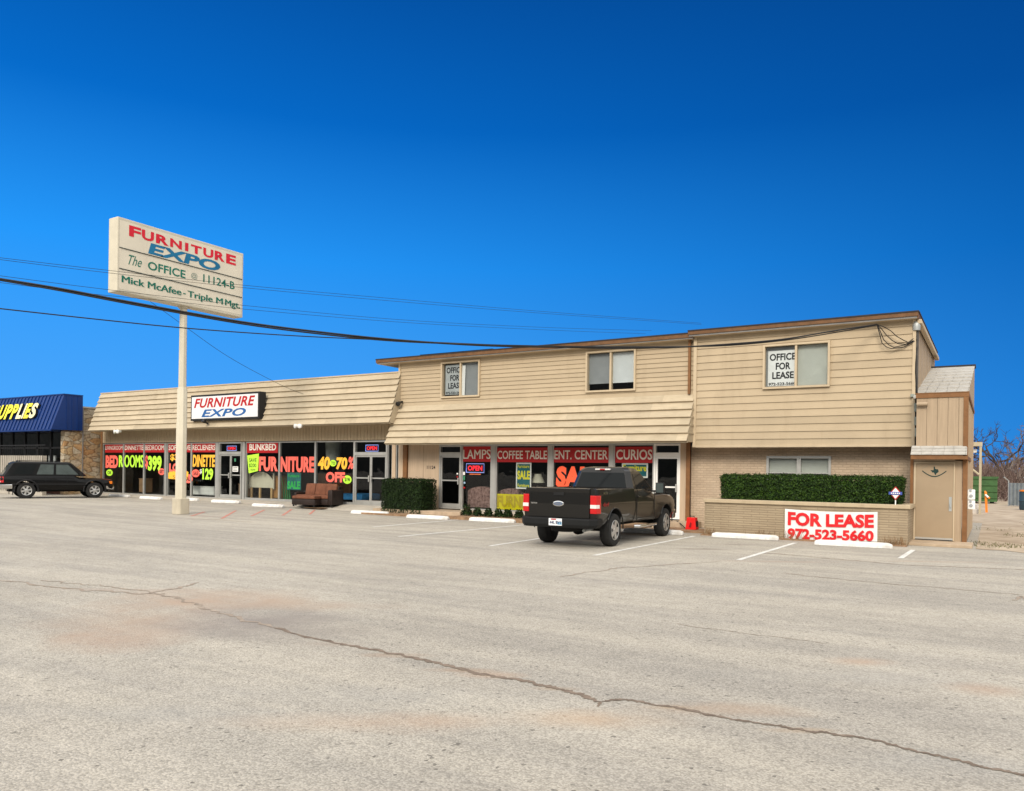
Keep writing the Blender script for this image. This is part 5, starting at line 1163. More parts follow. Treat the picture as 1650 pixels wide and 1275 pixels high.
def wheel(root, x, y, r, w, rim_r, spokes, side, name='wheel'):
    mb = MB(); pr = [(rim_r * .98, -w * .36), (rim_r * 1.05, -w * .48), (r * .86, -w * .5), (r * .96, -w * .44), (r, -w * .30), (r, w * .30), (r * .96, w * .44), (r * .86, w * .5), (rim_r * 1.05, w * .48), (rim_r * .98, w * .36)]
    mb.lathe(pr, 32, 'y', (x, y, r), caps=True); t = mb.build(name, M_tyre, root, local=True, smooth=40)
    s = side; mb = MB()
    mb.lathe([(rim_r * 1.02, s * w * .44), (rim_r * .97, s * w * .47), (rim_r * .9, s * w * .42), (rim_r * .86, s * w * .22), (.0, s * w * .2)], 32, 'y', (x, y, r), caps=False, mi=1)
    mb.lathe([(rim_r * 1.03, s * w * .44), (rim_r * .99, s * w * .485), (rim_r * .90, s * w * .45)], 32, 'y', (x, y, r), caps=False)
    for k in range(spokes):
        a = 2 * math.pi * k / spokes + .3; M_ = Matrix.Translation((x, y, r)) @ Matrix.Rotation(a, 4, 'Y')
        p = [(-.030 if spokes > 5 else -.05, s * w * .46, rim_r * .18), (.030 if spokes > 5 else .05, s * w * .46, rim_r * .18), (.045 if spokes > 5 else .062, s * w * .44, rim_r * .94), (-.045 if spokes > 5 else -.062, s * w * .44, rim_r * .94)]
        mb.loft([[M_ @ Vector((q[0], q[1] - s * .05, q[2])) for q in p], [M_ @ Vector(q) for q in p]])
    mb.lathe([(rim_r * .3, s * w * .3), (rim_r * .28, s * w * .47), (rim_r * .16, s * w * .50), (0, s * w * .50)], 16, 'y', (x, y, r), caps=False)
    mb.build('rim', [M_rim, M_well], t, local=True, smooth=40); return t
def ring_sec(x, pts):                        # right half profile (y>=0, z) mirrored to a closed ring
    return [Vector((x, -y, z)) for y, z in pts] + [Vector((x, y, z)) for y, z in reversed(pts)]
def cyl_cut(x, z, r, y0, y1):
    mb = MB(); mb.lathe([(r, y0), (r, y1)], 40, 'y', (x, 0, z)); o = mb.build('cut', M_well); return o
def facepane(root, name, m, A, Bq, C, D, uv, off, thick=.0, parent=None):
    """pane laid on the quad A B C D (u along AB, v along AD), corner list uv, lifted by off"""
    A, Bq, C, D = map(Vector, (A, Bq, C, D)); n = (Bq - A).cross(D - A).normalized()
    P_ = [(A * (1 - u) + Bq * u) * (1 - v) + (D * (1 - u) + C * u) * v + n * off for u, v in uv]
    mb = MB(); mb.prism(P_, -n * .012); return mb.build(name, m, parent or root, local=True)

# --- pickup, seen from its rear right corner; local x forward, y left
tr, tf = G(990, 881), G(1074, 864)
TRA = math.atan2(tf.y - tr.y, tf.x - tr.x); _f = Vector((math.cos(TRA), math.sin(TRA), 0)); _r = Vector((_f.y, -_f.x, 0)); TRC = (tr + tf) / 2 - _r * .925 - _f * .115
PK = thing('pickup_truck', 'dark brown grey regular cab pickup truck parked nose in at the shop', 'pickup truck', TRC, TRA)
paint = mat('dark_truck_paint', (.0045, .004, .0034), .42, var=.06, coat=.6, spec=.2)
RX, FXx = -1.72, 1.95
bedp = [(.70, .52), (.90, .54), (.955, .70), (.975, .90), (.965, 1.10), (.945, 1.24), (.93, 1.335), (.895, 1.355)]
rings = [ring_sec(-2.78, [(y * .965, z) for y, z in bedp]), ring_sec(-2.74, [(y * .99, z) for y, z in bedp]), ring_sec(-2.60, bedp), ring_sec(-1.5, bedp), ring_sec(-.44, bedp)]
mb = MB(); mb.loft(rings); o = mb.build('bed', [paint, M_well], PK, local=True)
cb = MB(); cb.box(-2.70, -.52, -.80, .80, .85, 1.6); c1 = cb.build('cut', M_well); c2 = cyl_cut(RX, .42, .475, -1.3, 1.3)
for c in (c1, c2): c.parent = PK
shade(carve(o, [c1, c2]))
cabp = [(.70, .50), (.90, .52), (.955, .70), (.975, .90), (.965, 1.08), (.94, 1.22), (.90, 1.315), (.86, 1.33)]
cab2 = [(.70, .50), (.90, .52), (.955, .70), (.975, .90), (.965, 1.06), (.94, 1.18), (.88, 1.25), (.60, 1.275)]
hod = [(.70, .50), (.90, .52), (.96, .70), (.98, .88), (.965, 1.02), (.93, 1.10), (.84, 1.17), (.50, 1.215)]
hdf = [(.60, .50), (.84, .52), (.90, .68), (.92, .84), (.90, .96), (.86, 1.03), (.76, 1.08), (.45, 1.11)]
mb = MB(); mb.loft([ring_sec(-.42, cabp), ring_sec(.25, cabp), ring_sec(.90, cab2), ring_sec(1.20, hod), ring_sec(2.2, [(y, z - .02) for y, z in hod]), ring_sec(2.62, [(y * .985, z - .05) for y, z in hod]), ring_sec(2.80, hdf)])
o = mb.build('body', [paint, M_well], PK, local=True); c2 = cyl_cut(FXx, .42, .475, -1.3, 1.3); c2.parent = PK; shade(carve(o, [c2]))
body = o
PK.scale = (.985, .955, .985)
# greenhouse
def rr(x0, x1, y, z, c=.10): return [(x0 + c, -y, z), (x1 - c, -y, z), (x1, -y + c * 1.4, z), (x1, y - c * 1.4, z), (x1 - c, y, z), (x0 + c, y, z), (x0, y - c * 1.2, z), (x0, -y + c * 1.2, z)]
mb = MB(); lo = rr(-.42, 1.16, .885, 1.30); hi = rr(-.30, .48, .73, 1.76, .09); top = rr(-.24, .38, .63, 1.845, .12); top2 = rr(-.14, .26, .45, 1.875, .12)
mb.loft([lo, hi, top, top2]); shade(mb.build('cab', paint, PK, local=True), 28)
for s in (-1, 1):
    q = [(-.32, s * .885, 1.30), (1.06, s * .885, 1.30), (.39, s * .73, 1.76), (-.21, s * .73, 1.76)]
    if s > 0: q = [q[1], q[0], q[3], q[2]]; uv = [(.07, .06), (.88, .06), (.90, .88), (.06, .88)]
    else: uv = [(.12, .06), (.93, .06), (.94, .88), (.10, .88)]
    facepane(PK, 'side_window', M_cglass, *q, uv, .006)
    mb = MB(); d0 = .9765
    for (xa_, xb_, za_, zb_) in ((-.36, -.352, .56, 1.30), (.92, .928, .56, 1.24), (-.36, .92, .555, .563)): mb.box(xa_, xb_, s * d0 - .012, s * d0 + .0035, za_, zb_)
    mb.build('door_gap', M_well, PK, local=True)
    mb = MB(); mb.box(-.28, -.08, s * .985 - .02, s * .985 + .02, 1.12, 1.155); mb.build('door_handle', paint, PK, local=True, bevel=.012)
    mb = MB(); M_ = Matrix.Translation((.95, s * 1.14, 1.33)); mb.box(-.07, .05, -.12, .12, -.13, .15, M=M_); mb.box(.0, .05, -.24, -.10, -.10, -.05, M=Matrix.Translation((.95, s * 1.14, 1.33)) @ Matrix.Scale(s, 4, (0, 1, 0))); o = mb.build('mirror', M_rubbr, PK, local=True, bevel=.02)
    mb = MB(); mb.box(.875, .879, s * 1.14 - .10, s * 1.14 + .10, 1.22, 1.46); mb.build('mirror_glass', M_cglass2, o, local=True)
    mb = MB(); mb.tube([(-.40, s * .93, .40), (-.34, s * 1.03, .40), (.90, s * 1.03, .40), (.98, s * .93, .40)], .042, 10); mb.build('running_board', M_chrome, PK, local=True, smooth=50)
    for X in (RX, FXx):                       # wheel arch lips
        mb = MB(); mb.tube([(X + .485 * math.cos(a), s * .968, .42 + .485 * math.sin(a)) for a in [math.pi * (-.02 + 1.04 * k / 18) for k in range(19)]], .017, 6)
        mb.build('arch_lip', paint, PK, local=True, smooth=60)
    wheel(PK, RX, s * .84, .385, .27, .235, 5, s); wheel(PK, FXx, s * .84, .385, .27, .235, 5, s)
    z0_, z1_ = .80, 1.205
    mb = MB(); y0_, y1_ = (s * .80, s * .965); mb.loft([[(-2.81, y0_, z0_), (-2.81, s * .958, z0_), (-2.66, s * .993, z0_), (-2.60, s * .985, z0_), (-2.60, y0_, z0_)], [(-2.81, y0_, z1_), (-2.81, s * .953, z1_), (-2.66, s * .988, z1_), (-2.60, s * .98, z1_), (-2.60, y0_, z1_)]]); o = mb.build('tail_light', M_tail, PK, local=True, bevel=.012)
    mb = MB(); mb.loft([[(-2.817, y0_ + s * .006, .92), (-2.817, s * .955, .92), (-2.70, s * .989, .92), (-2.64, y0_, .92)], [(-2.817, y0_ + s * .006, 1.0), (-2.817, s * .955, 1.0), (-2.70, s * .989, 1.0), (-2.64, y0_, 1.0)]]); mb.build('reverse_lens', M_lens, o, local=True)
    mb = MB(); mb.box(2.55, 2.83, s * .62 - .2, s * .62 + .2, .82, 1.02); mb.build('headlight', M_lens, PK, local=True, bevel=.04)
# rear window, windscreen, tailgate
facepane(PK, 'rear_window', M_cglass, (-.42, .765, 1.30), (-.42, -.765, 1.30), (-.30, -.62, 1.76), (-.30, .62, 1.76), [(.02, .08), (.98, .08), (.97, .92), (.03, .92)], .007)
facepane(PK, 'windscreen', M_cglass, (1.16, -.745, 1.30), (1.16, .745, 1.30), (.48, .60, 1.76), (.48, -.60, 1.76), [(.03, .05), (.97, .05), (.96, .92), (.04, .92)], .007)
mb = MB(); mb.box(-.335, -.24, -.21, .21, 1.785, 1.825); o = mb.build('brake_light', M_lens, PK, local=True, bevel=.01)
mb = MB(); mb.box(-.339, -.336, -.07, .07, 1.79, 1.82); mb.build('red_lens', M_tail, o, local=True)
mb = MB(); mb.loft([[(-2.815, -.785, .685), (-2.815, .785, .685), (-2.78, .785, .685), (-2.78, -.785, .685)], [(-2.825, -.785, 1.0), (-2.825, .785, 1.0), (-2.78, .785, 1.0), (-2.78, -.785, 1.0)], [(-2.815, -.785, 1.26), (-2.815, .785, 1.26), (-2.78, .785, 1.26), (-2.78, -.785, 1.26)], [(-2.82, -.785, 1.355), (-2.82, .785, 1.355), (-2.70, .785, 1.365), (-2.70, -.785, 1.365)]]); tg = mb.build('tailgate', paint, PK, local=True, bevel=.012)
mb = MB(); mb.box(-2.832, -2.822, -.14, .13, 1.19, 1.265); mb.build('latch_handle', M_rubbr, tg, local=True, bevel=.004)
mb = MB(); mb.lathe([(.0, 0), (1, 0), (1, -.010), (.9, -.014)], 28, 'x', (0, 0, 0)); mb.v = [Vector((-2.826 + v.x, v.y * .145, 1.005 + v.z * .062)) for v in mb.v]; em = mb.build('emblem', M_chrome, tg, local=True, smooth=40)
mb = MB(); mb.lathe([(.0, 0), (1, 0), (1, -.003)], 28, 'x', (0, 0, 0)); mb.v = [Vector((-2.8405 + v.x, v.y * .115, 1.005 + v.z * .044)) for v in mb.v]; mb.build('emblem_field', mat('emblem_blue', (.10, .13, .20), .35), em, local=True)
text('emblem_lettering', 'Ford', M_chrome, em, (-2.8445, .075, .985), (0, -.15, 0), (0, 0, .045), nrm=(-1, 0, 0), shear=.2, local=True, off=.002)
text('badge_lettering', 'TRITON', M_chrome, tg, (-2.825, .735, .985), (0, -.17, 0), (0, 0, .035), nrm=(-1, 0, 0), bold=.05, local=True, off=.004)
text('badge_lettering', 'STX', M_chrome, PK, (-2.44, -.957, 1.235), (.27, 0, 0), (0, 0, .045), nrm=(0, -1, 0), bold=.05, local=True, off=.012)
text('decal_lettering', '4x4', mat('decal_red', (.20, .012, .012), .5), PK, (-2.50, -.976, .95), (.36, 0, 0), (0, 0, .10), nrm=(0, -1, 0), bold=.04, shear=.2, local=True, off=.006)
# bumper, plate, chassis
mb = MB(); mb.loft([[(-2.80, -.93, .47), (-2.93, -.80, .47), (-2.93, .80, .47), (-2.80, .93, .47), (-2.55, .93, .47), (-2.55, -.93, .47)], [(-2.80, -.985, .54), (-2.97, -.84, .54), (-2.97, .84, .54), (-2.80, .985, .54), (-2.50, .985, .54), (-2.50, -.985, .54)], [(-2.80, -.985, .665), (-2.97, -.84, .665), (-2.97, .84, .665), (-2.80, .985, .665), (-2.50, .985, .665), (-2.50, -.985, .665)], [(-2.79, -.97, .685), (-2.94, -.82, .685), (-2.94, .82, .685), (-2.79, .97, .685), (-2.50, .97, .685), (-2.50, -.97, .685)]])
bp = mb.build('rear_bumper', mat('grey_bumper', (.010, .0105, .011), .6, var=.1, spec=.2), PK, local=True, bevel=.012)
mb = MB(); mb.box(-2.978, -2.972, -.17, .17, .515, .675); pl_ = mb.build('licence_plate', mat('plate_white', (.70, .72, .74), .4, var=.08), bp, local=True)
mb = MB(); mb.box(-2.9795, -2.9785, -.165, -.06, .535, .60); mb.build('plate_print', mat('plate_blue', (.18, .38, .55), .5), pl_, local=True)
text('plate_lettering', '44L BV1', mat('plate_ink', (.03, .04, .10), .5), pl_, (-2.978, .145, .55), (0, -.29, 0), (0, 0, .07), nrm=(-1, 0, 0), bold=.03, local=True, off=.004)
mb = MB(); mb.box(-2.979, -2.9785, -.02, .11, .64, .668); mb.build('plate_print', M_red, pl_, local=True)
mb = MB(); mb.box(-2.5, 2.5, -.42, -.34, .42, .52); mb.box(-2.5, 2.5, .34, .42, .42, .52); mb.box(RX - .05, RX + .05, -.72, .72, .34, .44); mb.box(FXx - .05, FXx + .05, -.7, .7, .34, .44); mb.lathe([(.1, -.14), (.16, -.06), (.16, .06), (.1, .14)], 16, 'x', (RX, 0, .39)); mb.box(-.4, 1.9, -.55, .55, .42, .5); mb.build('chassis', M_well, PK, local=True)
mb = MB(); mb.lathe([(.22, .0), (.36, .02), (.37, .18), (.22, .20)], 28, 'z', (-2.30, .05, .34)); mb.build('spare_wheel', M_tyre, PK, local=True, smooth=40)
mb = MB(); mb.tube([(-2.0, -.5, .42), (-2.6, -.55, .40)], .035, 10); mb.build('exhaust', M_steel, PK, local=True, smooth=50)
mb = MB(); mb.box(2.72, 2.93, -.92, .92, .46, .72); mb.build('front_bumper', M_chrome, PK, local=True, bevel=.05)
mb = MB(); mb.box(2.78, 2.83, -.42, .42, .76, 1.02); mb.build('grille', M_rubbr, PK, local=True, bevel=.02)

# --- black suv at the left edge; local x forward
z_s = .14
def Gz(x, y, z):
    d = ray(x, y); return EV + d * ((z - EYE) / d.z)
fw_, rw_ = Gz(152, 802.5, z_s), Gz(42, 803.5, z_s); hd = (fw_ - rw_); ang = math.atan2(hd.y, hd.x); WBS = 2.74
mid = (fw_ + rw_) / 2; side_v = Vector((math.sin(ang), -math.cos(ang), 0))       # towards the right side of the car
ctr = mid - side_v * .80
SV = thing('black_suv', 'black four door suv parked beside the blue roofed shop', 'suv', (ctr.x, ctr.y, z_s), ang)
k_s = hd.length / WBS; SV.scale = (k_s, k_s, k_s)
bl = mat('black_car_paint', (.003, .003, .0034), .35, var=.05, coat=.22, spec=.14)
RXs, FXs = -1.37, 1.37
sec = [(.62, .36), (.80, .38), (.85, .52), (.875, .70), (.87, .86), (.845, .98), (.80, 1.03)]
hs = [(.62, .36), (.80, .38), (.85, .52), (.875, .68), (.865, .80), (.82, .89), (.55, .945)]
hf = [(.60, .40), (.74, .42), (.80, .52), (.82, .64), (.81, .74), (.76, .81), (.5, .85)]
rr_s = [(.62, .46), (.76, .48), (.82, .58), (.84, .74), (.835, .88), (.81, 1.0), (.77, 1.04)]
mb = MB(); mb.loft([ring_sec(-2.36, [(y * .97, z) for y, z in rr_s]), ring_sec(-2.30, rr_s), ring_sec(-1.9, sec), ring_sec(-.4, sec), ring_sec(.55, sec), ring_sec(.80, hs), ring_sec(1.6, [(y, z - .03 * (z > .8)) for y, z in hs]), ring_sec(1.98, [(y * .98, z - .05 * (z > .7)) for y, z in hs]), ring_sec(2.14, hf)])
o = mb.build('body', [bl, M_well], SV, local=True)
c1, c2 = cyl_cut(RXs, .37, .44, -1.2, 1.2), cyl_cut(FXs, .37, .44, -1.2, 1.2)
for c in (c1, c2): c.parent = SV
shade(carve(o, [c1, c2]))
mb = MB(); lo = rr(-2.28, 1.06, .815, 1.02, .08); hi = rr(-1.92, .46, .68, 1.60, .08); tp = rr(-1.80, .36, .60, 1.665, .12)
mb.loft([lo, hi, tp]); shade(mb.build('cabin', bl, SV, local=True), 28)
for s in (-1, 1):
    q = [(-2.20, s * .815, 1.02), (.98, s * .815, 1.02), (.38, s * .68, 1.60), (-1.84, s * .68, 1.60)]
    P_ = [[(.08, .12), (.325, .12), (.40, .90), (.13, .90)], [(.385, .12), (.60, .12), (.685, .90), (.46, .90)], [(.635, .12), (.93, .12), (.93, .90), (.725, .90)]]
    for i, uv in enumerate(P_):
        if s > 0: qq = [q[1], q[0], q[3], q[2]]; uvv = [(1 - u, v) for u, v in reversed(uv)]
        else: qq, uvv = q, uv
        facepane(SV, 'side_window', (M_cglass2, M_cglass2, M_cglass2)[i] if i else M_cglass, *qq, uvv, .006)
    mb = MB()
    for xg_ in (-.62, .22, .95): mb.box(xg_, xg_ + .008, s * .876 - .01, s * .876 + .003, .45, 1.0)
    mb.box(-1.9, 1.0, s * .878 - .01, s * .878 + .008, .62, .68); mb.build('side_moulding', M_rubbr, SV, local=True)
    for X in (RXs, FXs):
        mb = MB(); mb.tube([(X + .46 * math.cos(a), s * .868, .37 + .46 * math.sin(a)) for a in [math.pi * (-.05 + 1.1 * k / 18) for k in range(19)]], .045, 6)
        mb.build('wheel_flare', M_rubbr, SV, local=True, smooth=60)
    wheel(SV, RXs, s * .76, .365, .25, .215, 6, s); wheel(SV, FXs, s * .76, .365, .25, .215, 6, s)
    for xg_ in (-.52, .34): mb = MB(); mb.box(xg_, xg_ + .16, s * .872 - .02, s * .872 + .018, .90, .93); mb.build('door_handle', M_rubbr, SV, local=True, bevel=.008)
    mb = MB(); mb.box(.72, .86, s * .93 - .10, s * .93 + .08, 1.04, 1.19); mb.build('mirror', M_rubbr, SV, local=True, bevel=.02)
    mb = MB(); mb.loft([[(-2.365, s * .62, .72), (-2.35, s * .835, .72), (-2.23, s * .86, .72), (-2.23, s * .62, .72)], [(-2.365, s * .62, .98), (-2.35, s * .80, .98), (-2.23, s * .83, .98), (-2.23, s * .62, .98)]]); o = mb.build('tail_light', M_tail, SV, local=True, bevel=.01)
    mb = MB(); mb.box(-2.37, -2.30, s * .72 - .10, s * .72 + .10, .722, .78); mb.build('reverse_lens', M_lens, o, local=True)
    mb = MB(); mb.box(2.02, 2.15, s * .60 - .17, s * .60 + .17, .66, .79); mb.build('headlight', M_lens, SV, local=True, bevel=.03)
    mb = MB(); mb.box(1.98, 2.12, s * .79 - .06, s * .79 + .035, .66, .79); mb.build('indicator', M_amber, SV, local=True, bevel=.02)
    mb = MB(); mb.tube([(-1.65, s * .55, 1.70), (.0, s * .55, 1.70)], .016, 6); mb.box(-1.64, -1.58, s * .55 - .02, s * .55 + .02, 1.64, 1.70); mb.box(-.08, -.02, s * .55 - .02, s * .55 + .02, 1.64, 1.70); mb.build('roof_rail', M_rubbr, SV, local=True)
    mb = MB(); mb.box(RXs - .52, RXs - .50, s * .78 - .1, s * .78 + .1, .16, .42); mb.build('mud_flap', M_rubbr, SV, local=True)
facepane(SV, 'rear_window', M_cglass2, (-2.28, .70, 1.02), (-2.28, -.70, 1.02), (-1.92, -.57, 1.60), (-1.92, .57, 1.60), [(.03, .08), (.97, .08), (.96, .92), (.04, .92)], .007)
facepane(SV, 'windscreen', M_cglass2, (1.06, -.70, 1.02), (1.06, .70, 1.02), (.46, .57, 1.60), (.46, -.57, 1.60), [(.03, .05), (.97, .05), (.96, .94), (.04, .94)], .007)
mb = MB(); mb.loft([[(-2.38, -.80, .44), (-2.48, -.70, .44), (-2.48, .70, .44), (-2.38, .80, .44), (-1.9, .86, .44), (-1.9, -.86, .44)], [(-2.38, -.84, .64), (-2.50, -.72, .64), (-2.50, .72, .64), (-2.38, .84, .64), (-1.9, .885, .64), (-1.9, -.885, .64)]]); mb.build('rear_bumper', M_chrome, SV, local=True, bevel=.03)
mb = MB(); mb.loft([[(2.08, -.78, .40), (2.22, -.64, .40), (2.22, .64, .40), (2.08, .78, .40), (1.85, .84, .42), (1.85, -.84, .42)], [(2.08, -.80, .56), (2.24, -.66, .56), (2.24, .66, .56), (2.08, .80, .56), (1.85, .87, .58), (1.85, -.87, .58)]]); mb.build('front_bumper', M_chrome, SV, local=True, bevel=.03)
mb = MB(); mb.box(2.12, 2.165, -.40, .40, .64, .78); mb.build('grille', M_rubbr, SV, local=True)
mb = MB(); mb.box(-2.0, 2.0, -.5, .5, .30, .42); mb.box(RXs - .05, RXs + .05, -.7, .7, .30, .40); mb.box(FXs - .05, FXs + .05, -.7, .7, .28, .38); mb.build('chassis', M_well, SV, local=True)

# ------------------------------------------------------------------ blue roofed shop on the left
NB = thing('blue_roofed_shop', 'neighbouring shop with blue ribbed metal mansard and stone side wall', 'building', (-44, 23, .1))
XN = F(163, 760, S).x - .15
yf = XN / (F(103, 760, 1).x)                # where the stone side wall meets the front
M_stone = stone_mat(); M_blue = mat('blue_ribbed_metal', (.0045, .030, .15), .45, .1, var=.08)
def FX2(px, py): return FX(px, py, XN)
zst = FX2(140, 658).z
mb = MB(); mb.box(XN - .35, XN, yf, S + 8, 0, zst); mb.build('stone_wall', M_stone, NB)
mb = MB(); ym_ = XN / F(132.5, 760, 1).x; mb.box(XN - .001, XN + .03, ym_ - .03, ym_ + .03, .1, zst); mb.build('downpipe', mat('grey_pipe', (.20, .19, .18), .6), NB)
mb = MB(); mb.box(XN - .5, XN + .03, yf, S + 8, zst, zst + .08); mb.build('coping', M_conc, NB)
Ybf = yf - .75; xe = XN + .12; xL = XN - 34
zb_ = F(88, 692, Ybf).z; zt_ = F(103, 636, yf - .1).z; yback = xe / F(132, 760, 1).x
mb = MB(); n = 90
mb.quad((xL, Ybf, zb_), (xe, Ybf, zb_), (xe, yf - .1, zt_), (xL, yf - .1, zt_))
nv = Vector((0, -(zt_ - zb_), (yf - .1 - Ybf))).normalized()
for i in range(n):
    x = xe - .25 - i * .36
    a0, a1 = Vector((x - .022, Ybf, zb_)), Vector((x + .022, Ybf, zb_)); b0, b1 = Vector((x - .022, yf - .1, zt_)), Vector((x + .022, yf - .1, zt_))
    mb.loft([[a0, a1, a1 + nv * .045, a0 + nv * .045], [b0, b1, b1 + nv * .045, b0 + nv * .045]])
mb.poly([(xe, Ybf, zb_), (xe, yback, zb_ + .02), (xe, yback, zt_ - .02), (xe, yf - .1, zt_)])
for k in range(1, 4): yk = Ybf + .5 + (yback - Ybf - .5) * k / 4; mb.box(xe, xe + .03, yk - .015, yk + .015, zb_ + .02, zt_ - .03)
mb.box(xL, xe + .02, Ybf - .03, Ybf + .02, zb_ - .06, zb_ + .02); mb.box(xL, xe + .03, yf - .14, yback, zt_ - .01, zt_ + .05); mb.quad((xL, Ybf, zb_ - .03), (xe, Ybf, zb_ - .03), (xe, yback, zb_ - .03), (xL, yback, zb_ - .03)); mb.build('metal_mansard', M_blue, NB, recalc=False)
yg = yf + .25
mb = MB(); xg0 = XN - .4
for i in range(14): x = xg0 - i * 1.35; mb.box(x - .06, x + .06, yg - .05, yg + .08, .15, zb_)
mb.box(xL, xg0, yg - .05, yg + .08, 2.55, 2.65); mb.box(xL, xg0, yg - .05, yg + .08, .15, .75); mb.build('window_frame', M_rubbr, NB)
mb = MB(); mb.quad((xL, yg, .7), (xg0, yg, .7), (xg0, yg, zb_), (xL, yg, zb_)); mb.build('window_glass', M_glass, NB)
mb = MB(); mb.quad((xL, yg + 4, 0), (xg0, yg + 4, 0), (xg0, yg + 4, 5), (xL, yg + 4, 5)); mb.quad((xL, yg + .3, .3), (xg0, yg + .3, .3), (xg0, yg + 4, .3), (xL, yg + 4, .3)); mb.quad((xL, yg + .2, zb_ + .3), (xg0, yg + .2, zb_ + .3), (xg0, yg + 4, zb_ + .3), (xL, yg + 4, zb_ + .3)); mb.build('interior_wall', M_dark, NB)
mb = MB(); mb.quad((XN - .36, yg, .2), (XN - .36, yg + 4, .2), (XN - .36, yg + 4, zb_ + .3), (XN - .36, yg, zb_ + .3)); mb.quad((xL, yg, .2), (xL, yg + 4, .2), (xL, yg + 4, zb_ + .3), (xL, yg, zb_ + .3)); mb.build('interior_side', M_dark, NB)
for i in range(5):                           # pale display panels standing inside the glass
    x = xg0 - .5 - i * 1.35; mb = MB(); mb.box(x - .75, x - .05, yg + .5, yg + .55, .9, 2.1 + .1 * (i % 2)); mb.build('display_panel', mat('grey_panel', (.55, .55, .56), .7, var=.2), NB)
# channel letters
la = (62.5 - 40.5) ; Yl_ = Ybf + .12
nrm = nv
def nletter(ch, px0, px1, m, pyt, pyb):
    d = Vector((0, yf - .1 - Ybf, zt_ - zb_)); 
    def at(px, v): 
        Y = Ybf + d.y * v; return Vector((F(px, 665, Y).x, Y, zb_ + d.z * v))
    v0, v1 = .32, .77
    O = at(px0, v0); U = Vector((at(px1, v0).x - O.x, 0, 0)); V = d * (v1 - v0)
    text('channel_letter', ch, [m, M_black], NB, O, U, V, nrm=tuple(nv), bold=.045, depth=.12, off=.02)
myl = mat('letter_yellow', (.80, .72, .02), .4); mwh = mat('letter_ivory', (.78, .74, .42), .4)
for ch, a, b, m in (('S', -13, -3, mwh), ('U', -1.2, 8, myl), ('P', 9.6, 18, myl), ('P', 19, 27.4, myl), ('L', 28.6, 36.5, mwh), ('I', 37.5, 40, mwh), ('E', 41, 48.2, myl), ('S', 48.8, 58.5, mwh)): nletter(ch, a, b, m, 0, 0)
# ramp rail and low wall before it
RLt = thing('ramp_railing', 'black railing with pale concrete kerb before the blue roofed shop', 'railing', (XN - 6, yf - 1.2, .14))
yr = yf - 1.3; za_ = F(40, 738, yr).z; zb2 = F(40, 729, yr).z
mb = MB(); mb.box(XN - 16, F(72, 740, yr).x, yr - .1, yr + .1, .1, za_ + .12); mb.build('kerb_wall', M_conc, RLt)
mb = MB(); x = F(72, 740, yr).x
for i in range(60): mb.box(x - i * .2 - .008, x - i * .2 + .008, yr - .13, yr - .115, .3, zb2 + .35)
mb.box(XN - 16, x + .3, yr - .14, yr - .11, zb2 + .34, zb2 + .38); mb.build('bars', M_black, RLt)
LW = MB(); ya_, yb3 = yf - .02, yf + .18
mb = MB(); mb.box(XN - 2.9, XN - .36, yg - .2, yg - .06, .1, 1.35); mb.build('brick_panel', brick_mat('dark_red_brick', (.16, .05, .025), (.10, .06, .05), .21, .075, .25), NB)

# ------------------------------------------------------------------ yard behind on the right
def leg3(a, b, r, n=4): pass
DP = thing('dumpster', 'green ribbed steel dumpster standing in the gravel yard', 'dumpster', (0, 60, 0))
Yd = G(1605, 812).y; x0, x1 = F(1562, 800, Yd).x, F(1607, 800, Yd).x; zt = F(1595, 771, Yd).z
mg_ = mat('dumpster_green', (.045, .11, .035), .55, var=.2, grime=.3)
mb = MB(); mb.box(x0, x1, Yd, Yd + 2.2, .12, zt); mb.build('body', mg_, DP)
mb = MB(); mb.box(x0 - .05, x1 + .06, Yd - .08, Yd + 2.25, zt + .003, zt + .12); mb.build('top_rim', mg_, DP)
mb = MB()
for k in range(4): mb.box(x0, x1, Yd - .07, Yd - .004, .35 + k * .42, .45 + k * .42)
mb.build('rib', mg_, DP)
mb = MB()
for x in (x0 + .3, x1 - .3): mb.box(x - .12, x + .12, Yd + .2, Yd + .4, 0, .115)
mb.build('foot', M_black, DP)
Yc = G(1580, 829).y
CP = thing('beige_frame', 'tall thin beige post and beam frame beside the gravel yard', 'frame', (F(1579, 800, Yc).x, Yc, 0))
xa, xb = F(1577.5, 770, Yc).x, F(1581.5, 770, Yc).x; zt = F(1579, 712.5, Yc).z; zb = F(1579, 719, Yc).z
mc_ = mat('beige_steel', (.43, .37, .26), .6, var=.1)
mb = MB(); mb.box(xa, xb, Yc, Yc + .14, 0, zt - .001); mb.build('post', mc_, CP)
mb = MB(); mb.box(xa - 5, xb + .02, Yc - .02, Yc + .17, zb, zt); mb.build('beam', mc_, CP)
mb = MB(); p, q = F(1567, 756.5, Yc), F(1577.5, 765, Yc); mb.tube([p + (p - q) * 2, q], .05, 6); mb.build('brace', mc_, CP)
mb = MB(); a = F(1570, 727, Yc + .4); mb.box(a.x - .5, a.x + .1, Yc + .3, Yc + .5, a.z - .08, a.z + .08); mb.build('lamp_box', M_white, CP, bevel=.03)
Yo = G(1590, 826).y; xo = F(1590, 810, Yo).x
OB = thing('orange_stake', 'bright orange marker post with a white tipped crosspiece in the gravel', 'post', (xo, Yo, 0))
zt = F(1588, 791, Yo).z; mor = mat('orange_paint', (.75, .22, .02), .5, var=.1)
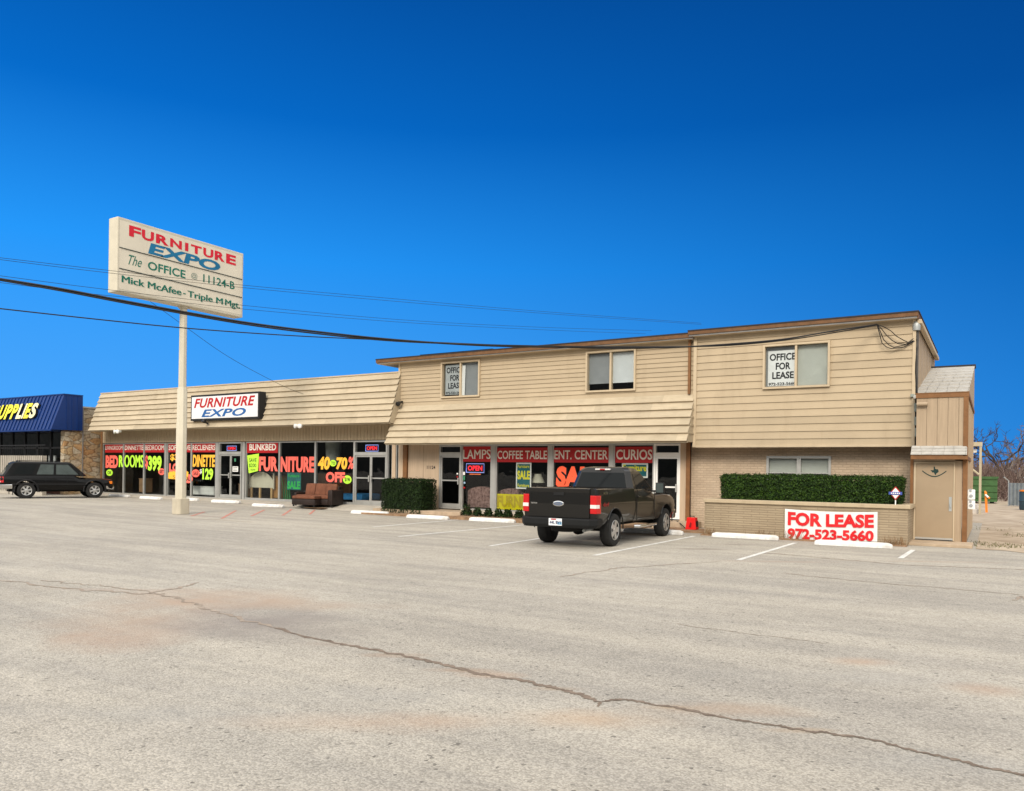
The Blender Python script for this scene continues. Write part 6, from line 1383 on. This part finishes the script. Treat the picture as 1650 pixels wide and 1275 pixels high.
mb = MB(); mb.loft([[(xo - .05, Yo - .05, 0), (xo + .05, Yo - .05, 0), (xo + .05, Yo + .05, 0), (xo - .05, Yo + .05, 0)], [(xo - .10, Yo - .05, zt * .93), (xo - .0, Yo - .05, zt * .93), (xo - .0, Yo + .05, zt * .93), (xo - .10, Yo + .05, zt * .93)], [(xo - .10, Yo - .02, zt), (xo - .06, Yo - .02, zt), (xo - .06, Yo + .02, zt), (xo - .10, Yo + .02, zt)]]); mb.build('post', mor, OB)
mb = MB(); p, q = F(1587.5, 797, Yo - .1), F(1594.5, 803.5, Yo - .1); mb.tube([p, p.lerp(q, .7)], .045, 6, r2=.05); mb.build('crosspiece', M_white, OB); mb = MB(); mb.tube([p.lerp(q, .702), q], .05, 6); mb.build('tip', mor, OB)
for i, (pa, pb2, py) in enumerate(((1568, 1577, 817), (1568, 1577, 822.5))):
    Yk = Yc + .8 - i * .5; a, b = F(pa - 6, py, Yk), F(pb2, py, Yk); mb = MB(); mb.box(a.x, b.x, Yk, Yk + .4, 0 if i else .22, .21 if i else .42)
    tag(mb.build('concrete_block', mat('pale_block', (.58, .54, .50), .9), bevel=.02), ('upper pale concrete block stacked behind the enclosure', 'lower pale concrete block on the gravel behind the enclosure')[i], 'block', 'pale concrete blocks')
Yf = G(1627, 816).y
FE = thing('metal_fence', 'grey corrugated metal fence at the right edge before the brush', 'fence', (F(1640, 800, Yf).x, Yf, 0))
x0 = F(1625, 800, Yf).x; zt = F(1640, 778.5, Yf).z
mfe = mat('grey_sheet_metal', (.20, .225, .24), .5, .2, var=.15, grime=.3)
for k in range(9):
    mb = MB(); xa = x0 + k * 1.0; ya = Yf - k * .55
    for j in range(10):
        u0, u1 = j / 10, (j + 1) / 10; w0, w1 = .05 * math.cos(u0 * 31.4), .05 * math.cos(u1 * 31.4)
        mb.quad((xa + u0 * .97, ya - u0 * .53 + w0, .06), (xa + u1 * .97, ya - u1 * .53 + w1, .06), (xa + u1 * .97, ya - u1 * .53 + w1, zt), (xa + u0 * .97, ya - u0 * .53 + w0, zt))
    mb.build('panel', mfe, FE)
    mb = MB(); mb.tube([(xa, ya + .06, 0), (xa, ya + .06, zt + .12), (xa - .25, ya - .1, zt + .35)], .035, 6); mb.build('post', M_steel, FE)
BR = thing('blue_barrel', 'dark blue barrel with an orange lid at the right edge by the fence', 'barrel', (F(1648, 800, Yf - 3).x, Yf - 3, 0))
p = F(1658, 810, Yf - 6); mb = MB(); mb.lathe([(.40, 0), (.44, .08), (.44, .45), (.47, .48), (.44, .52), (.44, .95), (.40, 1.0)], 20, 'z', (p.x, Yf - 6, 0)); mb.build('drum', mat('barrel_blue', (.03, .055, .07), .6), BR, smooth=40)
mb = MB(); mb.lathe([(.45, 1.005), (.45, 1.08), (.0, 1.10)], 20, 'z', (p.x, Yf - 6, 0)); mb.build('lid', mor, BR, smooth=40)

# bare trees and winter brush
def bare_tree(base, h, seed, label, m, spread=.55, r0=.16, group='bare winter trees', levels=6, lean=(0, 0), name='bare_tree'):
    rg = random.Random(seed); t = thing(name, label, 'tree', base, 0, group); tr_, cr = MB(), MB()
    def grow(p, d, ln_, r, lv):
        n = 3; pts = [p]; q = p; dd = d
        for i in range(n):
            dd = (dd + Vector((rg.gauss(0, .16), rg.gauss(0, .16), rg.gauss(.04, .10)))).normalized(); q = q + dd * ln_ / n; pts.append(q)
        (tr_ if lv == 0 else cr).tube(pts, r, 5 if lv < 3 else 3, r2=r * .62)
        if lv >= levels: return
        for k in range(rg.choice((2, 3, 3)) if lv < levels - 1 else 4):
            a = rg.random() * 6.283; u = dd.cross(Vector((math.cos(a), math.sin(a), .3))).normalized()
            nd = (dd * (1 - spread * .5) + u * spread * rg.uniform(.6, 1.5) + Vector((0, 0, .10))).normalized()
            grow(pts[rg.choice((2, 3, 3))], nd, ln_ * rg.uniform(.62, .88), r * .64, lv + 1)
    grow(Vector(base), Vector((lean[0], lean[1], 1)).normalized(), h * .27, r0, 0)
    tr_.build('trunk', m, t, smooth=60); cr.build('crown', m, t, smooth=60, recalc=False); return t
M_bark = mat('dark_bark', (.055, .042, .036), .95, var=.35, vscale=6); M_bark2 = mat('grey_bark', (.13, .105, .09), .95, var=.35, vscale=6)
Yt = 82; pt = F(1617, 770, Yt); bare_tree((pt.x, Yt, 0), 11.0, 4, 'tall bare spreading tree rising above the winter brush', M_bark, .72, .24, levels=6)
pt = F(1655, 770, 70); bare_tree((pt.x, 70, 0), 8.0, 12, 'grey bare tree at the right edge behind the fence', M_bark2, .7, .20, levels=5)
pt = F(1640, 770, 92); bare_tree((pt.x, 92, 0), 8.5, 23, 'thin bare tree far behind the metal fence', M_bark2, .6, .16, levels=5)
for i, (px, Y, h) in enumerate(((-2, 75, 11.2), (84, 85, 12.6))):
    pt = F(px, 700, Y); bare_tree((pt.x, Y, .1), h, 40 + i, ('bare tree top showing at the left edge over the blue roof', 'small bare tree top showing above the blue mansard')[i], M_bark2, .6, .15, levels=5)
rg = random.Random(77)
br = MB()
def twig(p, d, ln_, r, lv):
    q = p; pts = [p]
    for i in range(2):
        d = (d + Vector((rg.gauss(0, .2), rg.gauss(0, .2), rg.gauss(0, .12)))).normalized(); q = q + d * ln_ / 2; pts.append(q)
    br.tube(pts, r, 3, mi=rg.randrange(3), r2=r * .5)
    if lv < 2:
        for k in range(3): twig(pts[rg.choice((1, 2))], (d + Vector((rg.gauss(0, .5), rg.gauss(0, .5), rg.uniform(-.2, .4)))).normalized(), ln_ * .62, r * .55, lv + 1)
for _ in range(3200):
    Y = rg.uniform(66, 96); x = rg.uniform(-6, 26)
    twig(Vector((x, Y, 0)), Vector((rg.gauss(0, .3), rg.gauss(0, .2), 1)).normalized(), rg.uniform(.8, 2.1), rg.uniform(.018, .035), 0)
struct(br.build('winter_brush', [mat('brush_brown', (.085, .052, .042), .95, var=.3), mat('brush_mauve', (.12, .078, .068), .95, var=.3), mat('brush_grey', (.20, .15, .125), .95, var=.3)], recalc=False), 'stuff')
fb = MB()
for i in range(1100):                        # far wood behind the brush, up to the skyline
    Y = rg.uniform(98, 130); x = rg.uniform(-20, 50); h = rg.uniform(1.6, 4.2); d = Vector((rg.gauss(0, .2), 0, 1)).normalized(); p = Vector((x, Y, 0))
    fb.tube([p, p + d * h * .5 + Vector((rg.gauss(0, .2), 0, 0)), p + d * h], .16, 3, r2=.05)
    for k in range(5):
        q = p + d * h * rg.uniform(.2, .9); fb.tube([q, q + Vector((rg.gauss(0, .9), rg.gauss(0, .5), rg.uniform(.2, 1.1)))], .06, 3, r2=.02)
struct(fb.build('far_wood', mat('far_wood_brown', (.135, .095, .085), .95, var=.3), recalc=False), 'stuff')

# ------------------------------------------------------------------ overhead wires
def wire(pts, dep, r, label, group='overhead wires', ext=None, name='overhead_wire'):
    """pts photo pixels along the wire, dep = (start, end) distance along the view axis; each wire hangs in one upright plane"""
    def P3(px, py, d): v = ray(px, py); return EV + v * d
    a, b = P3(*pts[0], dep[0]), P3(*pts[-1], dep[1]); out = []
    n2 = Vector((-(b - a).y, (b - a).x, 0)).normalized(); k = (a - EV).dot(n2)
    for i in range(len(pts) - 1):
        for s in range(6):
            u = s / 6; p0 = pts[max(i - 1, 0)]; p1 = pts[i]; p2 = pts[i + 1]; p3 = pts[min(i + 2, len(pts) - 1)]
            f = lambda j: .5 * ((2 * p1[j]) + (-p0[j] + p2[j]) * u + (2 * p0[j] - 5 * p1[j] + 4 * p2[j] - p3[j]) * u * u + (-p0[j] + 3 * p1[j] - 3 * p2[j] + p3[j]) * u ** 3)
            v = ray(f(0), f(1)); out.append(EV + v * (k / v.dot(n2)))
    out.append(b); out.insert(0, out[0] + (out[0] - out[1]) * 12)
    mb = MB(); mb.tube(out, r, 6); return tag(mb.build(name, mat('wire_black', (.012, .012, .013), .5), smooth=60), label, 'wire', group)
dm = (F(1413, 523, YR - .3) - EV).dot(FW)
wire([(-4, 449), (100, 466), (215, 488), (390, 519), (530, 537), (640, 548), (760, 556), (860, 559), (980, 560), (1080, 560), (1170, 555), (1260, 547), (1340, 534), (1413, 523)], (13.5, dm), .021, 'thick black service cable reaching the upper right corner of the building')
wire([(-4, 451), (100, 469), (215, 491), (390, 522), (530, 540), (640, 550), (760, 555), (860, 557.5), (980, 559), (1080, 559), (1170, 557), (1260, 549), (1340, 537), (1413, 524)], (13.5, dm), .016, 'second black cable twisted along the thick service cable')
wire([(-4, 497), (150, 514), (300, 529), (470, 541), (640, 549), (800, 556), (900, 560), (1010, 562), (1110, 559)], (14, 22), .012, 'lowest black wire crossing the sign pole')
wire([(-4, 415), (150, 433), (390, 459.5), (640, 482), (860, 501), (1130, 521)], (14, 30), .0045, 'uppermost thin wire crossing the pylon sign face')
wire([(-4, 418), (150, 437), (390, 463.5), (640, 486), (860, 504), (1130, 523)], (14, 30), .0045, 'second thin wire just under the uppermost one')
wire([(-4, 444), (150, 464), (390, 492), (640, 515), (860, 527), (1050, 533)], (14, 30), .0045, 'thin wire crossing the lower lettering of the pylon sign')
wire([(-4, 455), (150, 474), (280, 486), (390, 498), (640, 519), (860, 531), (1040, 538)], (14, 30), .0045, 'thin wire along the bottom edge of the pylon sign')
wire([(306, 532), (360, 570), (420, 604), (480, 632), (545, 650), (592, 657)], (29.5, 35.2), .008, 'thin slack wire from the sign pole to the left mansard', None)
# drip loops at the mast
mb = MB()
a = F(1413, 523, YR - .3); e = Vector((xm, YR - .03, F(1476, 535, YR).z))
for (sx, sy, sz, zz) in ((1424, 548, 1440, 560), (1428, 540, 1447, 554), (1435, 533, 1455, 548), (1421, 553, 1436, 562)):
    p, q = F(sx, sy, YR - .2), F(sz, zz, YR - .15); en = e + Vector((0, 0, -.1 - .15 * rng.random()))
    mb.tube([a, a.lerp(p, .5) + Vector((0, 0, .02)), p, p.lerp(q, .5) + Vector((0, 0, -.03)), q, q.lerp(en, .5) + Vector((0, 0, -.08)), en], .012, 5)
tag(mb.build('drip_loop_cables', MATS['wire_black'], smooth=60), 'tangled black drip loop cables beside the mast on the upper right corner', 'cable')
mb = MB(); q = F(1476, 560, YR - .03); mb.tube([q, F(1475.5, 600, YR - .06), F(1477, 640, YR - .04), F(1475, 680, YR - .05), F(1476, 716, YR - .03)], .018, 5); tag(mb.build('corner_cable', MATS['wire_black']), 'loose black cable running down the right corner of the building', 'cable')
